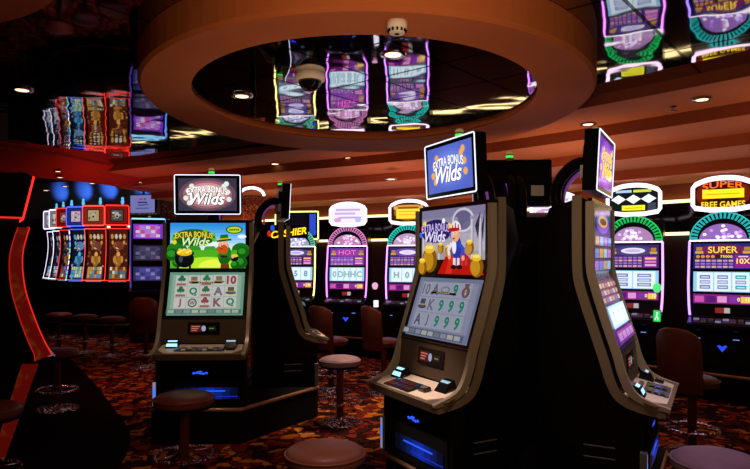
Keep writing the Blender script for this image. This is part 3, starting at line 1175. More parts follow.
def curved_slot(label, xy, deg, rim, pal, group=None, zs=1.0, raise_=0., wsc=1.0, crown='60c8ff', gold=False, dsc=1.0, dash=None):
    """tall machine with one concave J-shaped screen, lit rims and a square top box"""
    t = thing('curved_slot_machine', label, 'slot machine', (xy[0], xy[1], raise_), facing(deg), group)
    t.scale = (wsc, dsc, zs)
    path = spline([(.0, .76), (.055, .88), (.12, 1.06), (.18, 1.28), (.195, 1.52), (.15, 1.73)], 6)
    sidem = redgold if gold else black
    # body
    m_ = MB()
    body = [(p.x + .012, p.y) for p in path] + [(.5, 1.74), (.62, 1.6), (.62, .0), (.24, .0), (.12, .36), (.06, .66)]
    nb = len(body)
    bw = lambda y: .27 if y < .22 else max(.15, .27 - (y - .22) * .4)
    bv = [(-bw(y), y, z) for y, z in body] + [(bw(y), y, z) for y, z in body]
    m_.add(bv, [(i, i + nb, (i + 1) % nb + nb, (i + 1) % nb) for i in range(nb)] + [tuple(range(nb)), tuple(reversed(range(nb, 2 * nb)))], black)
    m_.build('cabinet', t)
    # screen sheet with artwork
    m_ = MB()
    n = len(path)
    L = [0]
    for i in range(1, n):
        L.append(L[-1] + (path[i] - path[i - 1]).length)
    tot = L[-1]

    def at(s):
        s = min(max(s, 0), tot)
        for i in range(1, n):
            if L[i] >= s:
                f = (s - L[i - 1]) / max(L[i] - L[i - 1], 1e-6)
                return path[i - 1].lerp(path[i], f), (path[i] - path[i - 1]).normalized()
        return path[-1], (path[-1] - path[-2]).normalized()

    def put(x, s, lift):
        p, tt = at(s)
        return (x, p.x - tt.y * lift, p.y + tt.x * lift)

    def quad(x0, x1, s0, s1, mat, lift, k=6):
        vs = []
        for i in range(k + 1):
            s = s0 + (s1 - s0) * i / k
            vs += [put(x0, s, lift), put(x1, s, lift)]
        m_.add(vs, [(2 * i, 2 * i + 1, 2 * i + 3, 2 * i + 2) for i in range(k)], mat)

    def disc(x, s, rx, rs, mat, lift, k=14):
        m_.add([put(x + rx * math.cos(2 * PI * i / k), s + rs * math.sin(2 * PI * i / k), lift) for i in range(k)], [tuple(range(k))], mat)
    quad(-.235, .235, .01, tot - .01, cw(pal[0], .6), .004, 14)
    quad(-.2, .2, .04, .24, cw(pal[1], .6), .006)
    rnd = random.Random(label)
    # tiled reels low down, a gold figure, a mask, pale capsules on top
    for k in range(24):
        disc(rnd.uniform(-.21, .21), rnd.uniform(.04, tot - .06), rnd.uniform(.012, .03), rnd.uniform(.015, .035), cw(rnd.choice(pal[1:]), .6), .0065 + .00005 * k, 8)
    for k in range(6):
        for j in range(3):
            q0 = -.19 + k * .064
            quad(q0, q0 + .054, .06 + j * .075, .125 + j * .075, cw(rnd.choice(pal[2:] + ['5098d8', 'e8e0c0']), .8), .009, 2)
    disc(0, .4, .085, .12, cw(pal[1], .8), .0092)
    disc(0, .41, .06, .09, cw(pal[2], 1.0), .0098)
    disc(-.09, .42, .035, .07, cw(pal[2], .7), .0096, 10)
    disc(.09, .42, .035, .07, cw(pal[2], .7), .0096, 10)
    disc(0, .52, .045, .05, cw(pal[2], 1.0), .0102)
    disc(0, .68, .15, .085, cw(pal[3], .8), .0092)
    disc(0, .68, .12, .065, cw(pal[1], .9), .0098)
    for q in (-1, 1):
        disc(q * .05, .69, .035, .025, cw('140804', .5), .0104, 10)
        disc(q * .05, .69, .018, .014, cw(pal[4], 1.0), .0108, 8)
        disc(q * .14, .74, .03, .04, cw(pal[2], .8), .0096, 8)
    disc(0, .64, .06, .02, cw('e8dcc0', .8), .0104, 10)
    for k in range(4):
        disc(-.15 + k * .1, .855, .036, .05, cw('d8d0b8' if k % 3 else pal[2], .75), .009, 10)
        disc(-.15 + k * .1, .855, .02, .03, cw(pal[0], .7), .0096, 8)
    m_.build('curved_screen', t)
    for s in (-1, 1):
        # side wing following the J
        m_ = MB()
        front = [(p.x - .025, p.y) for p in path]
        rear = [(p.x + ((.085 if gold else .16) - .04 * i / n), p.y - (.04 if i == 0 else 0)) for i, p in enumerate(path)]
        a, b = sorted((s * .25, s * .3))
        m_.prism(front + rear[::-1], a, b, sidem, 'x')
        # raked foot panel under the deck
        m_.prism([(.06, .7), (.17, .7), (.36, .02), (.28, .02)], a, b, sidem if gold else black, 'x')
        sw = m_.build('side_wing', t)
        m_ = MB()
        if dash:
            for q in range(0, len(front) - 3, 3):
                m_.tube([(s * .3, x - .006, z) for x, z in front[q:q + 3]], .013, cw(dash[(q // 3) % len(dash)], 1.8), 6)
        m_.tube([(s * .3, x - .004, z) for x, z in front], .005 if gold else .009, cw(rim, .9 if gold else 1.8), 6)
        if gold:
            m_.tube([(s * .302, x, z) for x, z in rear], .004, cw(rim, .45), 6)
        m_.build('neon_tube', sw)
    m_ = MB()
    m_.tube([put(-.29, 0, .02), put(.29, 0, .02)], .009, cw(rim, 1.8), 6)
    m_.build('neon_tube', t)
    m_ = MB()
    m_.tube([put(-.29, tot, .02), put(.29, tot, .02)], .009, cw(rim, 1.8), 6)
    m_.build('neon_tube', t)
    # deck
    m_ = MB()
    m_.prism(rr(.56, .2, .03, cy=.04), .7, .745, bezel)
    deck_buttons(m_, -.22, .22, -.04, .08, 6, 1, .748, [cw('c8d0e0', .6), cw('3060d0', .7), cw('c03028', .7)])
    m_.build('button_deck', t)
    # belly emblem
    m_ = MB()
    m_.M = panel(.14, .4, .3)
    m_.layer = .02
    m_.ell(0, .03, .05, .02, cw('2a50ff', .9), 12)
    m_.build('logo', t)
    # top box
    m_ = MB()
    if gold:
        m_.prism([(.17, 1.80), (.10, 2.11), (.14, 2.14), (.6, 2.12), (.6, 1.8)], -.29, .29, black, 'x')
    else:
        m_.prism([(.0, 1.79), (.0, 2.12), (.04, 2.17), (.14, 2.16), (.14, 1.79)], -.29, .29, black, 'x')
        m_.prism([(.12, 1.8), (.12, 2.15), (.4, 2.14), (.42, 1.8)], -.2, .2, black, 'x')
    m_.prism([(.18, 1.7), (.18, 1.81), (.4, 1.81), (.4, 1.7)], -.2, .2, black, 'x')
    tb = m_.build('top_box', t, .008)
    m_ = MB()
    m_.M = panel(.131, 1.955, -.22) if gold else panel(-.004, 1.965)
    m_.tube([(x, y, .004) for x, y in rr(.585, .33 if gold else .36, .04)], .008 if gold else .013, cw(rim, 1.8), 6, True)
    if gold:
        m_.M = Matrix.Identity(4)
        m_.tube([(-.294, .6, 1.8), (-.294, .17, 1.8)], .007, cw(rim, 1.2), 6)
    m_.build('neon_rim', tb)
    m_ = MB()
    m_.M = panel(.133, 1.955, -.22) if gold else panel(-.001, 1.965)
    m_.layer = .003
    m_.rect(-.26, -.145 if gold else -.155, .26, .145 if gold else .155, cw(rim, .22))
    m_.rect(-.165, -.115, .165, .115, cw('0c0606', .5))
    m_.rect(-.145, -.1, .145, .1, cw(pal[5], .7))
    for k in range(16):
        m_.ell(rnd.uniform(-.11, .11), rnd.uniform(-.07, .07), rnd.uniform(.015, .035), rnd.uniform(.012, .03), cw(rnd.choice([pal[5], 'b8b0a8', pal[2], '605850', 'e8e0d8']), .75), 8)
    m_.ell(0, .0, .06, .055, cw('c8c0b4', .7))
    m_.ell(0, -.02, .035, .02, cw('504840', .6), 10)
    m_.build('top_picture', tb)
    # crown light
    if gold:
        return t
    m_ = MB()
    m_.lathe([(.03, 0), (.03, .03), (.045, .05), (.03, .1), (.035, .13), (0, .15)], cw(crown, 1.0), 10, (.1, .2, 2.165))
    m_.build('crown_lamp', t)
    return t

# ------------------------------------------------------------------ the two pods of video slots
gG, gP, gR, gK = '2f9a6a', '8a6a9a', 'b8504a', '707a80'
symA = [[('*clover', '2f8a5a'), ('*hat', '8a8a80'), ('*clover', '2f9a5a'), ('*hat', '9a8a84'), ('10', 'b0485a')],
        [('*clover', '2f8a5a'), ('Q', '2f9a6a'), ('*clover', '3a8a5a'), ('A', '8a8098'), ('*hat', '6a6a68')],
        [('J', 'b06a70'), ('*coin', '5a6a60'), ('*clover', 'b05a5a'), ('K', '9a6a74'), ('Q', '2f9a6a')]]
symC = [[('10', '8a8aa0'), ('A', '7a7a98'), ('*ring', '9a94b8'), ('9', '2f9a84'), ('*bag', '8a6a6a')],
        [('*hat', '5a5a80'), ('K', '8888a0'), ('9', '2f9a84'), ('9', '2f9a84'), ('9', '2f9a84')],
        [('A', '6a6a90'), ('J', '7a78a0'), ('9', '2f9a84'), ('9', '2f9a84'), ('9', '2f9a84')]]
lowA = lambda m, w, h: art_reels(m, w, h, '7cb09a', 'a8ccb4', 'e2e0da', symA, '5a8a78', .8)
lowC = lambda m, w, h: art_reels(m, w, h, '8a90b4', 'a4a8c4', 'b8bcd4', symC, '6a74a0', .68)
titA = lambda m, w, h: art_title(m, w, h, ('3a3448', '6a4a5c', '9a6670', 'd0909a', 'f0c8c8'), 'd8e8d8', 'fff4f0', '3a3a34')
titC = lambda m, w, h: art_title(m, w, h, ('5868c8', '5a6cd0', '6074d8', '6a80e0', '7088e0'), 'e8a850', 'f4f4ff', '4a4a98')
titE = lambda m, w, h: art_title(m, w, h, ('6a3ab8', '8a50d0', 'a060d8', 'b878e0', 'c890e8'), 'ffd040', 'ffe050', '5a3008')

TA, TB, TC, TD, TE_ = (-1.40, 4.87), (-.52, 6.2), (.125, 3.5), (1.01, 4.88), (1.65, 3.41)
video_slot('champagne-framed video slot with a green meadow and pot of gold on its upper screen', TA, 272, art_a_upper, lowA, titA, deck_kind=0)
video_slot('video slot seen in profile behind the meadow-screen machine, its thin topper edge-on', TB, 14, art_a_upper, lowA, titA, side_sign=True)
video_slot('near video slot with a striped-cap boy and gold sacks on its upper screen', TC, 209, art_c_upper, lowC, titC, topper_yaw=math.radians(-4), deck_kind=1)
video_slot('video slot turned away, showing only the black back of its topper monitor', TD, 87, art_reflected_rows, art_reflected_reels, titE)
video_slot('video slot in profile with two champagne side bands and an edge-on purple topper', TE_, 331, art_reflected_rows, art_reflected_reels, titE, topper_yaw=math.radians(0), deck_kind=2)


def plinth(pts, z, name, label, trims, core=None):
    t = thing(name, label, 'machine plinth', (0, 0, 0))
    m_ = MB()
    m_.prism(pts, 0, z, matte)
    if core:
        m_.prism(core, z, 1.55, black)
    m_.build('base', t, .004)
    m_ = MB()
    m_.tube([(x, y, z - .02) for x, y in trims], .017, trimm, 8)
    m_.build('edge_trim', t)
    return t


pl1 = [(-1.80, 4.99), (-1.09, 4.99), (-.54, 5.86), (-.74, 6.66), (-1.55, 6.95), (-1.95, 6.7), (-2.0, 6.0)]
plinth(pl1, .298, 'machine_plinth', 'black plinth with brass edge under the meadow-screen slot machine', pl1[:4])
pl2 = [(.07, 3.86), (.47, 3.14), (1.42, 3.17), (1.82, 3.88), (1.4, 4.9), (.55, 4.9)]
plinth(pl2, .298, 'machine_plinth', 'black plinth under the near slot machine with the striped-cap boy', pl2[:5])

# ------------------------------------------------------------------ reel machines along the back wall


def g_gen(title, c1, c2, bg='4a2a86', extra=None):
    def fn(m, w, h):
        m.rect(-w / 2, -h / 2, w / 2, h / 2, cw(bg, .9))
        m.ell(0, h * .24, w * .42, h * .22, cw(c2, .7))
        if title:
            m.otext(title, 0, h * .25, h * .26, cw(c1, 1.2), cw('1a0c30'), w=w * .5)
        else:
            m.ell(0, h * .24, w * .24, h * .13, cw('f0e8ff', 1.0))
            m.ell(0, h * .24, w * .16, h * .07, cw(c1, 1.0))
        for s in (-1, 1):
            m.rect(s * w * .4 - w * .07, h * .1, s * w * .4 + w * .07, h * .2, cw('e0b040', .9))
            m.rect(s * w * .4 - w * .05, h * .22, s * w * .4 + w * .05, h * .36, cw('c88a28', .9))
        for i in range(7):
            for j in range(4):
                m.rect(-w * .47 + i * w * .095, -h * .46 + j * h * .12, -w * .47 + i * w * .095 + w * .075, -h * .46 + j * h * .12 + h * .075, cw(['d890e0', '9a70d8', 'e8c0a0', 'c870c0'][(i * 2 + j) % 4], .85))
        m.rect(w * .22, -h * .46, w * .47, -h * .0, cw('a0289a', .9))
        for j in range(3):
            m.rect(w * .24, -h * .42 + j * h * .14, w * .45, -h * .34 + j * h * .14, cw(['f0c0f0', 'e890d8', 'ffd890'][j], .9))
        if extra:
            extra(m, w, h)
    return fn


def ex720(m, w, h):
    m.rect(-w * .48, -h * .1, w * .16, h * .06, cw('3a2410', .8))
    for k in range(4):
        m.ell(-w * .42 + k * w * .085, -h * .02, w * .036, h * .06, cw('e8904a', 1.0), 10)
    m.text('75000', w * .06, -h * .02, h * .1, cw('ffe060', 1.2), w=w * .2)
    m.rect(w * .2, -h * .46, w * .48, h * .04, cw('98289a', .9))
    m.rect(w * .26, -h * .05, w * .42, h * .0, cw('f0c8ff', 1))
    m.text('10X', w * .34, -h * .2, h * .2, cw('ffe040', 1.3), w=w * .22)


def r_gen(syms, n=3, ink='7ab0d0'):
    def fn(m, w, h):
        m.rect(-w / 2, -h / 2, w / 2, h / 2, cw('9ad4f4', 1))
        for i in range(n):
            x0 = -w * .45 + i * w * .9 / n
            m.rect(x0 + .006, -h * .46, x0 + w * .9 / n - .006, h * .46, cw('e8f6fc', 1.05))
            cx = x0 + w * .45 / n
            if syms == 'bars':
                c = ['7a84c8', '8a94d8', '38b0c8'][i % 3]
                for q in range(3):
                    m.rect(cx - w * .27 / n, -h * .36 + q * h * .25, cx + w * .27 / n, -h * .36 + q * h * .25 + h * .19, cw([c, 'a8b4e4', c][q], .9))
                    m.rect(cx - w * .2 / n, -h * .3 + q * h * .25, cx + w * .2 / n, -h * .3 + q * h * .25 + h * .06, cw('d8e4f8', 1))
            else:
                m.text(syms[i % len(syms)], cx, 0, h * .46, cw(ink, .9), bold=.04)
    return fn


def s_text(bg, lines):
    def fn(m):
        m.flat([(x * .95, y * .93) for x, y in [(.30, -.09), (.30, .07), (.27, .10), (.15, .138), (0, .15), (-.15, .138), (-.27, .10), (-.30, .07), (-.30, -.09), (-.275, -.12), (-.12, -.14), (.12, -.14), (.275, -.12)]], cw(bg, 1.0))
        for ln in lines:
            if ln[0] == 'T':
                m.otext(ln[1], ln[2], ln[3], ln[4], cw(ln[5], 1.4), cw('2a0c06', .6), w=ln[6], arc=ln[7] if len(ln) > 7 else 0)
            elif ln[0] == 'R':
                m.rect(*ln[1:5], cw(ln[5], ln[6] if len(ln) > 6 else 1))
            elif ln[0] == 'E':
                m.ell(*ln[1:5], cw(ln[5], ln[6] if len(ln) > 6 else 1))
            elif ln[0] == 'D':
                x, y, a, b = ln[1:5]
                m.flat([(x - a, y), (x, y - b), (x + a, y), (x, y + b)], cw(ln[5], 1.2))
    return fn


sgn_white = s_text('fff4ff', [('R', -.2, .05, .2, .075, 'c8b0e8'), ('R', -.22, .0, .12, .028, 'd0b8f0'), ('R', -.16, -.05, .22, -.028, 'c0a8e8'), ('E', .17, -.07, .05, .035, 'b8c8ff'), ('E', -.17, -.07, .06, .03, 'e0a8e0')])
sgn_gold = s_text('3a2008', [('E', 0, 0, .23, .1, 'a86a14'), ('R', -.18, -.055, .18, .0, 'ffc830', 1.3), ('R', -.19, -.075, .19, .045, 'ffd23a', 1.3), ('R', -.14, .052, .14, .064, '7a4a10'), ('R', -.16, .01, .16, .018, 'd89a20'), ('R', -.15, -.03, .15, -.022, 'd89a20'), ('R', -.17, .07, .17, .095, 'e09a48'), ('E', -.2, .06, .035, .03, 'e8a860'), ('E', .2, .06, .035, .03, 'e8a860')])
sgn_dia = s_text('10181c', [('D', -.17, .01, .085, .045, 'f0f8ff'), ('D', 0, .01, .085, .045, 'f0f8ff'), ('D', .17, .01, .085, .045, 'f0f8ff'), ('R', -.2, .075, -.02, .1, 'b8d8f0'), ('R', 0, .075, .2, .1, 'd8e850'), ('R', -.13, -.1, .13, -.05, 'f4ee20', 1.2), ('R', -.1, -.08, .1, -.074, 'b09a10'), ('R', .16, -.1, .25, -.03, '404858')])
sgn_super = s_text('3a0f06', [('E', -.2, .0, .06, .08, '7a2008'), ('E', .2, .0, .06, .08, '7a2008'), ('T', 'SUPER', 0, .09, .06, 'e86828', .4, .025), ('R', -.2, -.035, .2, .045, 'ffd820', 1.4), ('R', -.16, -.002, .16, .006, 'd8a818'), ('T', 'FREE GAMES', 0, -.09, .055, 'ffd030', .42)])


def sgn_cash(m):
    m.rect(-.33, -.19, .18, .19, cw('0c0a18', .6))


reel_slot('reel machine at the back wall under an oblong sign with yellow-green neon frame', (-1.36, 10.15), 262, sgn_cash, '60c8a0', 'd0d8ff', g_gen('', 'c0b0ff', '6a5ab0', '2a2040'), r_gen(['8', '5', '8'], 3), 'ffe880', rect_sign=True)
reel_slot('reel machine at the back wall with glaring white marquee over a pink fan arch', (-.50, 9.72), 258, sgn_white, 'd880c0', 'ffb0e8', g_gen('HOT', 'ff70d0', 'b050c8', '6a3aa8'), r_gen(['0', 'D', 'H', 'H', 'C'], 5, '9cc8d4'), 'cc70f8')
reel_slot('reel machine at the back wall with gold marquee over a turquoise fan arch', (.42, 9.25), 252, sgn_gold, '20d0c0', 'f8d0f8', g_gen('', 'e8d8ff', '8a5ac0', '3a2a78'), r_gen(['H', '0', 'B'], 3, '8ab8cc'), 'c080ff')
reel_slot('reel machine hidden up to its pale pink marquee behind the turned-away monitor', (2.25, 8.1), 240, sgn_white, 'c070d0', 'ffb0e8', g_gen('', 'e8d8ff', '8a5ac0'), r_gen('bars', 3), 'cc70f8')
reel_slot('reel machine with white diamonds on its marquee and a bright green fan arch', (2.98, 7.25), 240, sgn_dia, '18c860', 'e8b0f0', g_gen('', 'c8c0f0', '5a4a98', '3a2a70'), r_gen('bars', 2), 'e080ff')
reel_slot('largest reel machine in view, with SUPER on its marquee and glass', (3.66, 6.55), 238, sgn_super, '28b8b8', 'c890f8', g_gen('SUPER', 'ffd040', '8a2a70', '2a2a80', ex720), r_gen('bars', 3), '9878ff')

wpl = offset_path(wall_pts, .12)
wfr = offset_path(wall_pts, 1.0)
a_, b_ = wpl[4:11], wfr[4:11]
plinth(list(a_) + list(b_)[::-1], .298, 'machine_plinth', 'long black plinth with brass edge under the reel machines along the back wall', list(b_))

# ------------------------------------------------------------------ curved machines
redp = ['7a2410', 'c88a28', 'e8a840', '8a3a20', '4a8aa8', '6a5a50']
red2 = ['5a1c10', 'a06a28', 'd89a50', '7a4030', '508a98', 'c8b070']
blup = ['141a3a', '3a6aa8', '50b0c8', '6a80b8', 'c8d870', 'e0b8d8']
drkp = ['2a1420', '7a4a30', 'a07048', '4a3a50', '3a6a78', '9a3a30']
grp = 'curved slot machines of the far left bank'
bank = [('curved red-rimmed slot machine nearest in the far bank, grey picture in its top box', (-5.2, 12.5), 280, 'ff3028', ['5a2014', 'a86a28', 'd89848', '7a3a28', '3a7a98', '585450']),
        ('curved slot machine with pale rims and a cream picture in its red top box', (-5.72, 12.6), 266, 'ff5040', red2),
        ('curved slot machine with blue rims in the far bank', (-6.2, 12.85), 255, '4060ff', blup),
        ('dark curved slot machine with thin red rims beyond the blue-rimmed one', (-6.62, 13.2), 246, 'd02820', drkp),
        ('curved slot machine with white rims deep in the far bank', (-7.0, 13.6), 241, 'f0f0ff', ['201828', '504868', '8880a0', '483850', 'a8a0b8', 'd0d0d8']),
        ('last curved slot machine of the far bank, a sliver with white rims', (-7.38, 14.05), 237, 'e8d8ff', ['181420', '403858', '786888', '383048', '9890a8', 'c0b8c8'])]
for lab, xy, dg, rim, pal in bank:
    curved_slot(lab, xy, dg, rim, pal, grp, zs=1.1, raise_=.2, wsc=.78, dsc=.62, dash=['e8f060', '60e8a0', '50c8ff', 'f0a0e8', 'ffffff'] if rim == '4060ff' else None)
m_ = MB()
bp = [(-4.7, 12.35), (-5.5, 12.25), (-6.3, 12.5), (-7.3, 13.35), (-7.75, 13.95), (-7.5, 14.5), (-6.6, 13.9), (-5.9, 13.4), (-4.8, 13.2)]
plinth(bp, .195, 'machine_plinth', 'low black plinth carrying the far bank of curved slot machines', bp[:5])

curved_slot('close red slot machine seen from its side with gold-patterned curved flank', (-2.66, 4.98), 33, 'ff2820', redp, zs=1.0, raise_=0, gold=True)


def tower_slot(label, xy, deg):
    t = thing('tower_slot_machine', label, 'slot machine', (xy[0], xy[1], 0), facing(deg))
    m_ = MB()
    m_.prism([(.0, 0), (.0, .82), (-.18, .86), (-.18, .92), (.06, .98), (.1, 2.2), (.5, 2.2), (.5, 0)], -.3, .3, black, 'x')
    m_.build('cabinet', t, .008)
    for nm, z0, z1, cols in (('top_screen', 1.83, 2.12, ['8a3ad8', 'c88af0', 'f0d8f0', 'e84a90']), ('middle_screen', 1.44, 1.74, ['2a2848', '504a70', '7a6a88', '403a58']), ('lower_screen', 1.08, 1.36, ['30306a', '5050a0', '9088c8', '403a78'])):
        m_ = MB()
        zc = (z0 + z1) / 2
        m_.M = panel(.06 + (zc - .98) * .04 / 1.22 - .006, zc, .033)
        m_.prism(rr(.53, z1 - z0, .01), -.005, .006, bezel)
        m_.layer = .007
        h = z1 - z0 - .03
        m_.rect(-.25, -h / 2, .25, h / 2, cw(cols[0], .8))
        m_.rect(-.16, -h * .42, .16, h * .42, cw(cols[1], .7))
        for i in range(5):
            for j in range(3):
                m_.rect(-.21 + i * .086, -h * .4 + j * h * .28, -.21 + i * .086 + .065, -h * .4 + j * h * .28 + h * .2, cw(cols[1 + (i + j) % 3], .75))
        m_.build(nm, t)
    m_ = MB()
    m_.tube([(-.28, .09, 2.2), (.28, .09, 2.2)], .014, cw('90d8ff', 1.5), 6)
    m_.build('neon_tube', t)
    for s in (-1, 1):
        m_ = MB()
        m_.tube(spline([(s * .295, .09, 2.2), (s * .3, .07, 1.7), (s * .295, .05, 1.2), (s * .29, .04, .95)], 4), .012, cw('5090ff' if s > 0 else '6a50c0', 1.8 if s > 0 else .6), 6)
        m_.build('neon_tube', t)
    m_ = MB()
    m_.M = Matrix.Translation((0, -.1, .905)) @ Matrix.Rotation(.2, 4, 'X')
    m_.prism(rr(.5, .14, .02), 0, .01, bezel)
    deck_buttons(m_, -.2, .2, -.05, .05, 6, 2, .013, [cw('5070c0', .6), cw('a0a0c0', .5)])
    m_.build('button_deck', t)
    candle(t, 0, .3, 2.2, '806898', .4)
    return t


tower_slot('tall slot machine with three stacked violet screens and a blue neon edge', (-4.03, 11.0), 285)

# hung monitor above the tower machine
t = thing('hanging_monitor', 'pale lavender notice monitor hung above the three-screen slot machine', 'monitor', W(142.5, 204, 11.6), math.radians(-16))
m_ = MB()
m_.prism(rr(.56, .36, .01), 0, .06, bezel, 'y')
m_.tube([(0, .03, .17), (0, .03, .24)], .02, greym)
m_.build('housing', t)
m_ = MB()
m_.M = panel(-.001, 0)
m_.rect(-.265, -.165, .265, .165, cw('7a7ab8', .9))
for x0, x1, y, h, c in ((-.08, .02, .09, .03, 'b04a80'), (.04, .07, .09, .04, '484898'), (-.1, .1, .03, .03, '3c3c8c'), (-.1, .06, -.02, .022, '484898'), (.07, .12, -.01, .03, '585898'), (-.14, .14, -.08, .022, '585898')):
    m_.rect(x0, y - h / 2, x1, y + h / 2, cw(c, .7))
m_.build('screen', t)


def lattice(label, loc, w, h, rz, arc=False):
    t = thing('lattice_screen', label, 'lattice', loc, rz)
    lm = P('dark_red_lattice', (.22, .04, .025), .4, .3)
    m_ = MB()
    n = 3
    st = w / n
    k = int(h / st) + 1
    for i in range(-k, n + 1):
        for s in (1, -1):
            x0, z0 = i * st, 0.0
            x1, z1 = x0 + h, h
            lo, hi = max(0, x0), min(w, x1)
            if hi - lo < .02:
                continue
            a = (lo, z0 + lo - x0)
            b = (hi, z0 + hi - x0)
            if s < 0:
                a, b = (w - a[0], a[1]), (w - b[0], b[1])
            m_.tube([(a[0] - w / 2, .01 * s, a[1]), (b[0] - w / 2, .01 * s, b[1])], .012, lm, 6)
    m_.build('lattice_bars', t)
    m_ = MB()
    m_.tube([(-w / 2, 0, 0), (w / 2, 0, 0), (w / 2, 0, h), (-w / 2, 0, h)], .018, lm, 6, True)
    m_.build('frame', t)
    m_ = MB()
    m_.box((0, 0, -loc[2] / 2), (.06, .06, loc[2] - .04), matte)
    m_.build('post', t)
    if arc:
        m_ = MB()
        m_.tube([(w * .62 * math.cos(a) - w * .1, -.03, h + .12 * math.sin(a)) for a in [PI * q / 12 for q in range(13)]], .022, cw('f4f0ff', 2.0), 6)
        m_.build('arched_lamp', t)
    return t


p = W(168, 218, 12.0)
lattice('dark red diamond lattice panel between the violet tower machine and the meadow machine', p, .27, .55, 0)
p = W(254, 224, 9.3)
lattice('diamond lattice panel under a white arched lamp beside the meadow machine topper', p, .3, .42, 0, True)

# ------------------------------------------------------------------ seating


def ring(m_, r, z, tr_, mat, n=36):
    m_.tube([(r * math.cos(2 * PI * k / n), r * math.sin(2 * PI * k / n), z) for k in range(n)], tr_, mat, 8, True)


def make_stool(name, label, seatm, R, chair=False, loc=(0, 0, 0), rz=0., group=None):
    t = thing(name, label, 'chair' if chair else 'stool', loc, rz, group)
    m_ = MB()
    m_.lathe([(.05, .525), (R * .93, .528), (R, .54), (R * 1.0, .562), (R * .97, .58), (R * .9, .592), (R * .7, .604), (R * .4, .61), (0, .612)], seatm, 40)
    m_.build('seat', t)
    m_ = MB()
    m_.tube([(R * 1.0 * math.cos(2 * PI * k / 40), R * 1.0 * math.sin(2 * PI * k / 40), .572) for k in range(40)], .006, seatm, 6, True)
    m_.lathe([(R * .8, .51), (R * .94, .512), (R * .94, .53)], matte, 32)
    m_.build('seat_piping', t)
    m_ = MB()
    m_.lathe([(.034, .05), (.034, .2), (.034, .47), (.05, .5), (.08, .525)], P('maroon_post', (.12, .03, .025), .3, .4), 18)
    m_.build('post', t)
    m_ = MB()
    ring(m_, .185, .2, .012, crystal)
    for k in range(4):
        a = PI / 4 + k * PI / 2
        m_.tube([(.03 * math.cos(a), .03 * math.sin(a), .21), (.18 * math.cos(a), .18 * math.sin(a), .2)], .008, chrome, 6)
    m_.build('foot_ring', t)
    m_ = MB()
    m_.lathe([(.2, 0), (.205, .01), (.195, .02), (.13, .032), (.06, .042), (.036, .06)], crystal, 36)
    m_.build('base', t)
    if chair:
        # padded curved backrest behind the seat (local +y is the back)
        m_ = MB()
        ang = [math.radians(90 + a) for a in range(-52, 53, 8)]
        prof = [(.0, .50), (.0, .95), (.012, .972), (.03, .98), (.048, .972), (.06, .95), (.06, .50)]
        vs = []
        for i, a in enumerate(ang):
            e = abs(i - (len(ang) - 1) / 2) / ((len(ang) - 1) / 2)
            for r_, z_ in prof:
                zz = z_ - (.07 * e ** 3 if z_ > .6 else 0)
                lean = (zz - .5) * .12
                vs.append(((R * .92 + r_) * math.cos(a) * (1 + lean * .3), (R * .92 + r_) * math.sin(a) + lean * .6, zz))
        k = len(prof)
        fs = [(i * k + j, i * k + (j + 1) % k, (i + 1) * k + (j + 1) % k, (i + 1) * k + j) for i in range(len(ang) - 1) for j in range(k)]
        fs += [tuple(range(k)), tuple(reversed(range((len(ang) - 1) * k, len(ang) * k)))]
        m_.add(vs, fs, seatm, True)
        m_.build('backrest', t)
    return t


def fl(u, v, z):
    d = (EYE - z) * F / (v - V0)
    return ((u - U0) * d / F, d, 0)


make_stool('bar_stool', 'round dark stool in the foreground between the two pods', brownl, .19, loc=fl(325, 447, .6))
s_front = make_stool('bar_stool', 'round maroon stool in front of the meadow-screen slot machine', maroon, .195, loc=fl(184, 394, .6))
make_stool('bar_stool', 'round stool with light-paled seat standing alone on the orange carpet', maroon_paled, .185, loc=fl(340, 357, .6))
make_stool('bar_stool', 'cropped round light-tinted stool at the bottom edge by the profile slot machine', maroon_paled, .19, loc=fl(716, 455, .6))
copy_tree(s_front, fl(-13, 405, .6), 0, 'dark red stool cut by the photo edge beside the close red machine')
copy_tree(s_front, fl(57, 349, .6), 0, 'black-shadowed stool with glittering foot ring in front of the close red machine')
gs = 'stools in front of the far left bank'
for i, (u, v, lab) in enumerate(((59, 313, 'first stool from the left before the far curved machines'), (85, 315, 'middle stool before the far curved machines'), (112, 317, 'stool before the red-rimmed curved machine of the far bank'))):
    copy_tree(s_front, fl(u, v, .6), .4 * i, lab, gs)

c0 = make_stool('casino_chair', 'maroon chair with curved back facing the gold-marquee reel machine', maroon, .19, True, loc=fl(384, 339, .6), rz=math.radians(125))
copy_tree(c0, fl(331, 338, .6), math.radians(140), 'maroon chair with curved back facing the white-marquee reel machine')
copy_tree(c0, fl(692, 376, .6), math.radians(120), 'brown-topped chair with its back to us facing the SUPER reel machine')
copy_tree(c0, fl(146, 324, .6), math.radians(190), 'brown chair in front of the three-screen violet slot machine')

# ------------------------------------------------------------------ ceiling fittings
t = thing('smoke_detector', 'white round smoke detector under the big ceiling ring', 'smoke detector', at_z_early(397, 22, 2.72))
m_ = MB()
m_.lathe([(.03, -.062), (.04, -.06), (.045, -.04), (.052, -.035), (.055, 0)][::1], whitep, 24)
m_.build('housing', t)
m_ = MB()
for k in range(12):
    a = 2 * PI * k / 12
    m_.box((.045 * math.cos(a), .045 * math.sin(a), -.048), (.01, .01, .014), matte)
m_.lathe([(0, -.066), (.012, -.065), (.014, -.06)], matte, 12)
m_.build('vents', t)

